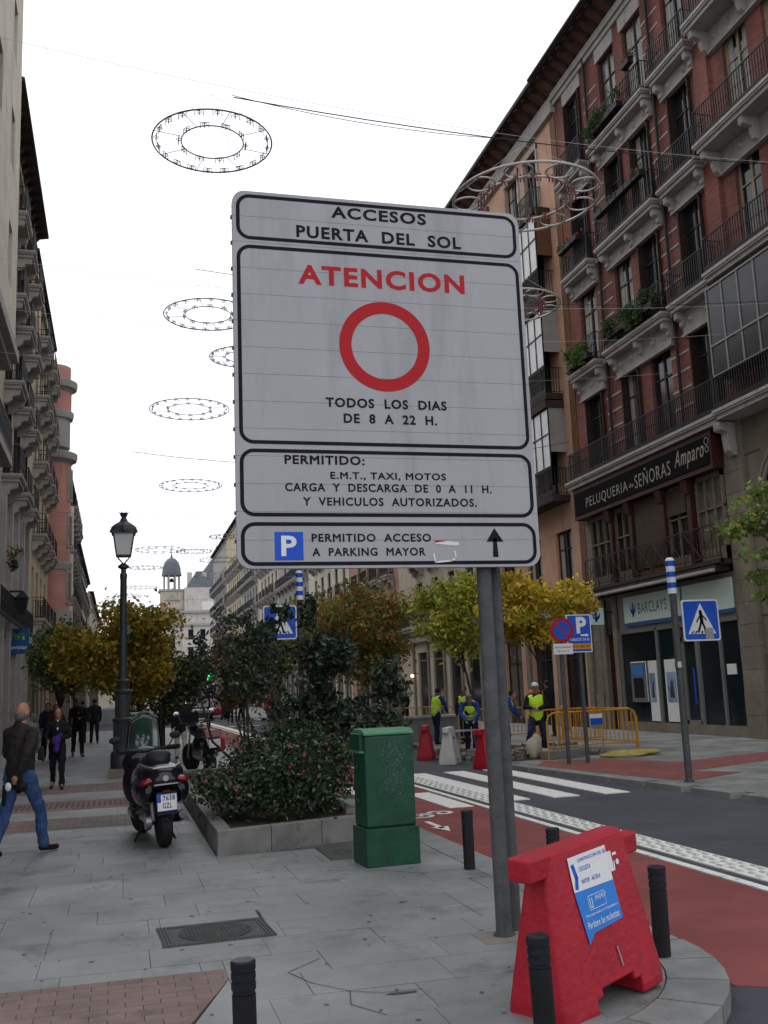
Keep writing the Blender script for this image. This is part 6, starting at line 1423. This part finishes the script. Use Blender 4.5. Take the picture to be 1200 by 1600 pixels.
for i in range(4): MB().box(i * .8 + .003, i * .8 + .797, 0, .5, 0, .72).build('granite_block', K['kerb'], lw, bevel=.01)
MB().box(-.04, 3.24, -.05, .55, .72, .8).build('coping', K['stucco_w'], lw, bevel=.01)
g = random.Random(8)
rub = MB()
for i in range(140):
    x, y, s = g.uniform(8.0, 11.4), g.uniform(22.4, 25.6), g.uniform(.05, .22); rub.obox((x, y, s * .3), (s * g.uniform(.6, 1.6), s, s * .7), (g.uniform(-.4, .4), g.uniform(-.4, .4), g.uniform(0, 3)))
rs_ = rub.build('rubble', K['rubble']); stuff(rs_); rs_['label'] = 'broken paving rubble strewn around the kneeling worker'
dm = struct(MB().prism([(8.3, 21.9), (11.3, 22.6), (11.2, 26.4), (8.6, 28)], -.02, .004).build('works_bare_ground', K['soil']))
for i, (x, y, a, l, lb) in enumerate(((9.95, 22.2, 20, 1.1, 'grey kerb slab lying beside the kneeling worker'), (10.6, 23.2, -15, 1.0, 'grey kerb slab lying inside the yellow barriers'), (8.8, 24.4, 40, .9, 'grey kerb slab under the bending worker'))):
    k_ = thing('loose_kerb_slab', lb, 'kerb slab', (x, y, .1), R(a)); MB().box(-l / 2, l / 2, -.15, .15, -.1, .08).build('stone', K['kerb'], k_, bevel=.01)
hs_ = thing('hose_coil', 'yellowish coiled hose and sacking lying in front of the yellow barrier', 'hose', (11.2, 21.5, .03))
b = MB(); 
for k in range(4): b.tube([(.55 * (1 - k * .13) * math.cos(a) * (1 + .1 * math.sin(3 * a + k)), .32 * (1 - k * .13) * math.sin(a), .02 + .02 * k) for a in np.linspace(0, 2 * PI, 24)[:-1]], .032, 6, False, True)
b.build('coil', K['tiles_y'], hs_, True); b = MB(); b.sph((.5, .1, .04), (.5, .2, .07), 12, 8); blob(b, 'sack', K['tiles_y'], hs_, .02, 2)
sk = thing('cement_sack', 'pale cement sack beside the knee of the kneeling worker', 'sack', (9.35, 22.4, 0)); b = MB(); b.sph((0, 0, .25), (.2, .18, .28), 12, 8); b.sph((.05, .0, .42), (.14, .12, .16)); b.sph((.3, .1, .1), (.28, .16, .12)); blob(b, 'sack', K['beige'], sk, .02, 3)
wb_ = thing('work_trestle', 'small white metal trestle frame by the bending worker', 'trestle', (8.5, 24.7, 0)); MB().tube([(-.3, 0, .0), (-.2, 0, .62), (.3, 0, .62), (.4, 0, 0)], .02, 6).tube([(-.3, .3, .0), (-.2, .3, .62), (.3, .3, .62), (.4, .3, 0)], .02, 6).box(-.3, .4, -.03, .33, .6, .63).build('frame', K['steel'], wb_)

# ================================================================== TREES
YG = [(4, (.34, .4, .05)), (3, (.5, .48, .08)), (1.5, (.18, .27, .04)), (1, (.6, .4, .06))]
YO = [(4, (.65, .45, .03)), (2.5, (.5, .38, .04)), (2, (.28, .32, .05)), (1, (.42, .22, .03))]
OR = [(4, (.34, .19, .018)), (3, (.46, .3, .03)), (2, (.2, .16, .02)), (2.6, (.15, .2, .03))]
GR = [(4, (.045, .1, .025)), (3, (.07, .14, .035)), (1, (.15, .18, .03))]
GO = [(3, (.13, .2, .05)), (3, (.26, .23, .05)), (2, (.38, .18, .04)), (1, (.28, .09, .04))]
tree('street_tree', 'round orange leaved tree behind the street lamp', 'tree', (.15, 31, 0), 1.5, (-.1, 0, 3.35), (2.1, 1.8, 1.65), 19000, .14, OR, 41, nl=40, clump=.27, tr=.08)
tree('street_tree', 'green leaved tree at the shop wall left of the orange tree', 'tree', (-1.8, 33.5, 0), 1.6, (.05, 0, 3.2), (1.05, 1.2, 1.4), 6500, .13, [(3, (.07, .13, .03)), (2, (.14, .18, .04)), (1, (.04, .08, .02))], 42, nl=24, clump=.3)
tree('street_tree', 'small dark green tree under the right edge of the orange one', 'tree', (1.5, 36, 0), 1.0, (0, 0, 2.25), (1.5, 1.5, 1.35), 8500, .14, [(4, (.03, .055, .02)), (1, (.14, .13, .02))], 43, nl=16)
for i, (x, y, cset, lb) in enumerate(((.35, 45, OR, 'second orange tree down the left pavement'), (.4, 58, GO, 'third tree down the left pavement, mixed brown'), (.2, 74, GR, 'fourth tree down the left pavement, green'), (1.6, 92, GR, 'farthest green tree on the left pavement'), (-2, 50, GR, 'green tree close to the ochre building'))):
    tree('street_tree', lb, 'tree', (x, y, 0), 2.0, (0, 0, 3.4), (1.8, 1.8, 1.3), 5200, .19, cset, 50 + i, nl=16, tr=.09)
tree('street_tree', 'yellow green tree just left of the big sign poles', 'tree', (9.85, 27.5, 0), 2.4, (-.4, .1, 3.75), (1.6, 1.4, 1.35), 6500, .135, YG, 61, nl=38, clump=.24, tr=.05, lean=(-.35, 0))
tree('street_tree', 'golden yellow tree between the big sign poles and the parking sign', 'tree', (10.9, 25.4, 0), 2.4, (.1, .2, 3.7), (2.0, 1.6, 1.3), 8500, .135, YO, 62, nl=46, clump=.21, tr=.05)
tree('street_tree', 'mixed green and rusty tree behind the evergreen shrub on the right', 'tree', (8.0, 33, 0), 2.0, (-.2, 0, 3.7), (2.3, 1.7, 1.9), 10500, .15, GO, 63, nl=40, clump=.25, tr=.06)
tree('street_tree', 'green and orange tree farther along the right pavement', 'tree', (8.6, 44, 0), 2.2, (0, 0, 4.3), (2.1, 2, 1.6), 7000, .18, GO, 64, nl=20)
tree('street_tree', 'dull green tree farthest along the right pavement', 'tree', (8.8, 60, 0), 2.4, (0, 0, 4.2), (2.2, 2.2, 1.6), 5000, .22, GR, 65, nl=18)
tree('street_tree', 'rust red tree in the middle distance on the right pavement', 'tree', (8.4, 76, 0), 2.4, (0, 0, 4.2), (2.2, 2.2, 1.6), 4000, .25, [(3, (.2, .07, .04)), (2, (.1, .09, .03))], 66, nl=18)
# drooping branches of the near tree at the right edge
nt_ = thing('street_tree', 'light green branches of a tree reaching in from the right edge of the photo', 'tree', (11.0, 13.6, 0)); mb = MB(); cs, rs = [], []
mb.tube([(0, 0, -.05), (.02, 0, 1.4), (0, 0, 2.8), (-.05, 0, 4.4)], [.1, .085, .07, .04], 10); g = random.Random(77)
for (bz, tx, ty, tzz) in ((3.0, -1.6, -.3, 4.5), (3.0, -1.75, .3, 4.05), (2.8, -1.35, -.1, 3.6), (2.7, -1.2, .2, 3.3), (3.4, -1.25, .1, 4.25), (3.2, 1.2, .3, 4.6), (3, .6, 1.1, 4.7), (3.1, .3, -1.1, 4.6), (2.9, -.9, .5, 3.0), (3.5, .0, 0, 5.2), (3.2, -.7, -.6, 3.9)):
    P = [Vector((0, 0, bz)), Vector((tx * .4, ty * .5, bz + (tzz - bz) * .7 + .15)), Vector((tx * .75, ty * .8, tzz + .12)), Vector((tx, ty, tzz))]
    mb.tube(P, [.04, .025, .014, .005], 6)
    for k in range(11): 
        s = .35 + .65 * k / 10; i = min(2, int(s * 3)); q = P[i].lerp(P[i + 1], s * 3 - i); cs.append((q.x + g.uniform(-.12, .12), q.y + g.uniform(-.2, .2), q.z - g.uniform(.0, .15))); rs.append((.17, .24, .1))
mb.build('trunk', K['bark'], nt_, True); link('crown', leafmesh('crown', [leaves(cs, rs, 5200, .085, [(4, (.15, .23, .05)), (3, (.24, .28, .06)), (1, (.1, .16, .03)), (.5, (.4, .25, .05))], seed=78, aspect=.75)], K['leaf']), nt_)

# ================================================================== LIGHT RINGS AND CABLES
def light_ring(label, c, D, big=False, zc=None, ang=0., loops=14, dark=True):
    t = thing('light_ring', label, 'festive light ring', c, ang, 'festive light rings hung over the street'); r_ = D / 2; tk = .011 if not big else .02; M_ = K['ringwire2'] if dark else K['ringwire']
    MB().ring((0, 0, 0), r_, tk, 64, 6).build('outer_hoop', M_, t, True); MB().ring((0, 0, 0), r_ * (.52 if not big else .62), tk * .8, 48, 6).build('inner_hoop', M_, t, True)
    lo = MB(); bu = MB()
    if big:
        for k in range(9):
            a = 2 * PI * k / 9; MB().ring((r_ * .81 * math.cos(a), r_ * .81 * math.sin(a), 0), r_ * .185, .015, 24, 5).build('tube_loop', M_, t, True)
        for k in range(18):
            a = 2 * PI * k / 18
            for q in range(3): bu.tube([(r_ * .62 * math.cos(a) + .05 * q - .05, r_ * .62 * math.sin(a), .05), (r_ * .62 * math.cos(a) + .05 * q - .05, r_ * .62 * math.sin(a), -.07)], .014, 5)
            bu.tube([(r_ * .62 * math.cos(a) - .1, r_ * .62 * math.sin(a), .0), (r_ * .62 * math.cos(a) + .1, r_ * .62 * math.sin(a), .02)], .01, 5)
    else:
        for k in range(8): a = 2 * PI * k / 8 + .2; MB().tube([(r_ * .52 * math.cos(a), r_ * .52 * math.sin(a), 0), (r_ * math.cos(a), r_ * math.sin(a), 0)], .005, 4).build('spoke', M_, t)
        for rr, n in ((r_ * .93, loops + 6), (r_ * .56, 10)):
            for k in range(n):
                a = 2 * PI * k / n; x, y = rr * math.cos(a), rr * math.sin(a); tx, ty = -math.sin(a) * .06, math.cos(a) * .06
                bu.tube([(x - tx, y - ty, -.05), (x - tx, y - ty, .03), (x + tx, y + ty, .03), (x + tx, y + ty, -.05)], .006, 4); bu.tube([(x, y, .03), (x, y, -.05)], .007, 4); bu.ring((x, y, .0), .035, .005, 8, 4)
    bu.build('bulb_cluster', K['bulb'] if big else K['ringwire2'], t, True)
    if zc:
        w_ = MB()
        for k in range(3): a = 2 * PI * k / 3 + 1.0; w_.tube([(r_ * math.cos(a), r_ * math.sin(a), 0), (0, 0, zc)], .0028, 4)
        w_.build('hanging_wire', K['wire'], t)
    return t
light_ring('highest light ring, alone in the sky above the top left of the big sign', (1.25, 13.35, 9.5), 1.68, zc=.75)
light_ring('big looped light ring with red bulbs in front of the orange building', (6.05, 13.4, 9.1), 2.25, True, .9, dark=False)
light_ring('light ring cut by the left edge of the big sign, below the highest one', (1.75, 20.05, 9.5), 1.8, zc=.8, ang=.3)
light_ring('light ring mostly hidden behind the left edge of the big sign', (2.75, 22.6, 9.5), 1.5, zc=.7, ang=.5)
light_ring('light ring with flower pattern just left of the middle of the big sign', (1.84, 27.2, 9.5), 2.15, zc=1.0, ang=.2)
light_ring('flat light ring left of the lower part of the big sign', (2.57, 37.56, 9.5), 2.3, zc=1.0, ang=.6)
light_ring('looped light ring with red bulbs peeping out right of the big sign', (7.95, 18.6, 9.5), 1.9, True, .8, dark=False)
for i, (x, y, z, D, lb) in enumerate(((2.1, 54.6, 9.5, 2.6, 'broad flat light ring right of the lamp lantern'), (4.0, 56, 9.6, 2.0, 'light ring in line with the far spire'), (1.57, 62.3, 9.5, 2.0, 'light ring just above the small domed tower to the left'), (1.5, 73.7, 9.5, 2.4, 'light ring below the ring beside the lamp post'), (.9, 80, 9.5, 2.5, 'light ring crossing the lamp post above the orange tree'), (6.1, 67, 9.5, 2.6, 'pale light ring in front of the far grey building'), (5.9, 60.4, 9.7, 2.6, 'pale light ring in front of the beige building by the sign edge'), (5.1, 50, 9.5, 1.6, 'light ring touching the left lower edge of the big sign'), (2.4, 95, 9.5, 2.6, 'faint light ring near the belfry'), (1.6, 105, 9.5, 2.6, 'farthest light ring above the tree'))):
    light_ring(lb, (x, y, z), D, False, 1.0, i * .3, 12, dark=i % 2 == 0)
def cable(label, p0, p1, sag, r_=.006, m='cable'):
    r_ *= .75
    t = thing('overhead_cable', label, 'cable', p0, group=None); d = Vector(p1) - Vector(p0)
    P = [tuple(d * (i / 24) - Vector((0, 0, sag * 4 * (i / 24) * (1 - i / 24)))) for i in range(25)]
    MB().tube(P, r_, 5).build('strand', K[m], t, True); return t
cable('thin support wire crossing the top of the photo above the big sign', (-3.2, 13.2, 10.9), (16.9, 13.2, 10.6), .75, .004, 'wire')
cable('thick black cable crossing the brick facade above the big sign', (1.52, 13.0, 10.02), (16.9, 13.0, 10.5), .42, .011)
b = cable('twin black cable twisted beside the thick one near the highest ring', (1.5, 13.0, 10.05), (5.4, 13.0, 9.82), .1, .007)
cable('thin cable from the left wall holding the second ring', (-3.9, 20, 10.6), (16.9, 20, 10.8), .7, .005, 'wire')
cable('thin wire holding the ring half hidden by the left edge of the sign', (-3.9, 22.6, 10.5), (16.9, 22.6, 10.9), .6, .005, 'wire')
cable('thin cable carrying the flower patterned ring', (-3.9, 27.2, 11.0), (16.9, 27.2, 11.2), .6, .005, 'wire')
cable('dark sagging cable left of the sign at mid height', (.4, 35, 10.15), (16.9, 35, 10.9), .7, .014)
cable('short dark cable end sticking out left of the sign above the second ring', (1.42, 19.2, 10.12), (16.9, 19.2, 10.6), .5, .009)
cable('dark sagging cable carrying the flat ring', (-3.9, 37.6, 11.0), (16.9, 37.6, 11.2), .6, .005, 'wire')
for i, (y, z, lb) in enumerate(((50, 10.8, 'cable above the lamp lantern at right'), (54.6, 11.0, 'cable carrying the broad flat ring'), (62, 11.0, 'faint far cable beyond the lamp'), (67, 10.9, 'faint far cable carrying the pale ring'), (73.7, 11, 'faint cable above the belfry'), (80, 11, 'faint cable behind the lamp post'), (95, 11, 'faint cable near the far dome'), (105, 11.2, 'farthest cable across the street'))):
    cable(lb, (-3.9, y, z), (16.9, y, z + .3), .6, .009, 'wire' if i % 2 else 'cable')

# ================================================================== DISTANT TRAFFIC
def car(label, x, y, rz, body, van=False, cat='car', lights='taillight'):
    t = thing('parked_car' if not van else 'delivery_van', label, cat, (x, y, -.1), rz); L, W, Hh = (4.2, 1.75, 1.45) if not van else (5, 1.95, 2.3)
    pr = [(-L / 2, .3), (-L / 2, .85), (-L / 2 + .15, .95), (-L / 2 + .5, 1.0), (-L / 2 + .8, Hh), (L * .12, Hh), (L * .3, .95), (L / 2 - .1, .8), (L / 2, .6), (L / 2, .3)] if not van else [(-L / 2, .35), (-L / 2, Hh), (L * .22, Hh), (L * .36, 1.2), (L / 2, 1.0), (L / 2, .35)]
    m = {'w': K['whitep'], 'k': K['gloss'], 'g': K['steel'], 'b': K['blueprint'], 'r': K['redpl']}[body]
    MB().prism(pr, -W / 2, W / 2, 'YZ').build('body', m, t, bevel=.07)
    gz = MB(); zb = 1.0 if not van else 1.3
    gz.box(-W / 2 - .005, W / 2 + .005, -L * .27, L * .14, zb, Hh - .12)
    gz.box(-W / 2 + .15, W / 2 - .15, -L / 2 - .01 if van else -L / 2 + .55, -L / 2 + .05 if van else -L / 2 + .8, zb + .02, Hh - .12); gz.add([(-W / 2 + .12, L * .145, Hh - .06), (W / 2 - .12, L * .145, Hh - .06), (W / 2 - .12, L * .31 if not van else L * .365, 1.0 if not van else 1.25), (-W / 2 + .12, L * .31 if not van else L * .365, 1.0 if not van else 1.25)], [(0, 1, 2, 3)])
    gz.build('window', K['glass_dk'], t)
    for sx in (-1, 1):
        for sy in (-L * .31, L * .31):
            o = MB().lathe([(0, -.1), (.3, -.1), (.32, -.06), (.32, .06), (.3, .1), (0, .1)], 18, axis='X').build('wheel', K['rubber'], t, True, loc=(sx * (W / 2 - .09), sy, .32)); MB().lathe([(0, -.11), (.18, -.11), (.18, .11), (0, .11)], 12, axis='X').build('rim', K['steel'], o)
        MB().box(sx * W * .36 - .12, sx * W * .36 + .12, -L / 2 - .02, -L / 2 + .05, .72, .85).build('tail_light', K['taillight'], t); MB().box(sx * W * .36 - .14, sx * W * .36 + .14, L / 2 - .08, L / 2 + .02, .6, .74).build('headlight', K['lampglass'], t)
    return t
car('white car far down the street at the left kerb', 4.6, 100, PI, 'w')
car('black car parked beyond the motorcycle at the kerb', 5.9, 78, R(178), 'k')
car('grey car behind the black one', 6.4, 90, R(180), 'g')
car('white van in the distance beyond the cars', 8.1, 120, PI, 'w', True, 'van')
car('red car in the distance with the van behind it', 7.7, 84, PI, 'r')
car('small black car farthest away in the street', 5.2, 128, PI, 'k')
car('blue car in the right lane in the distance', 8.0, 98, PI, 'b')
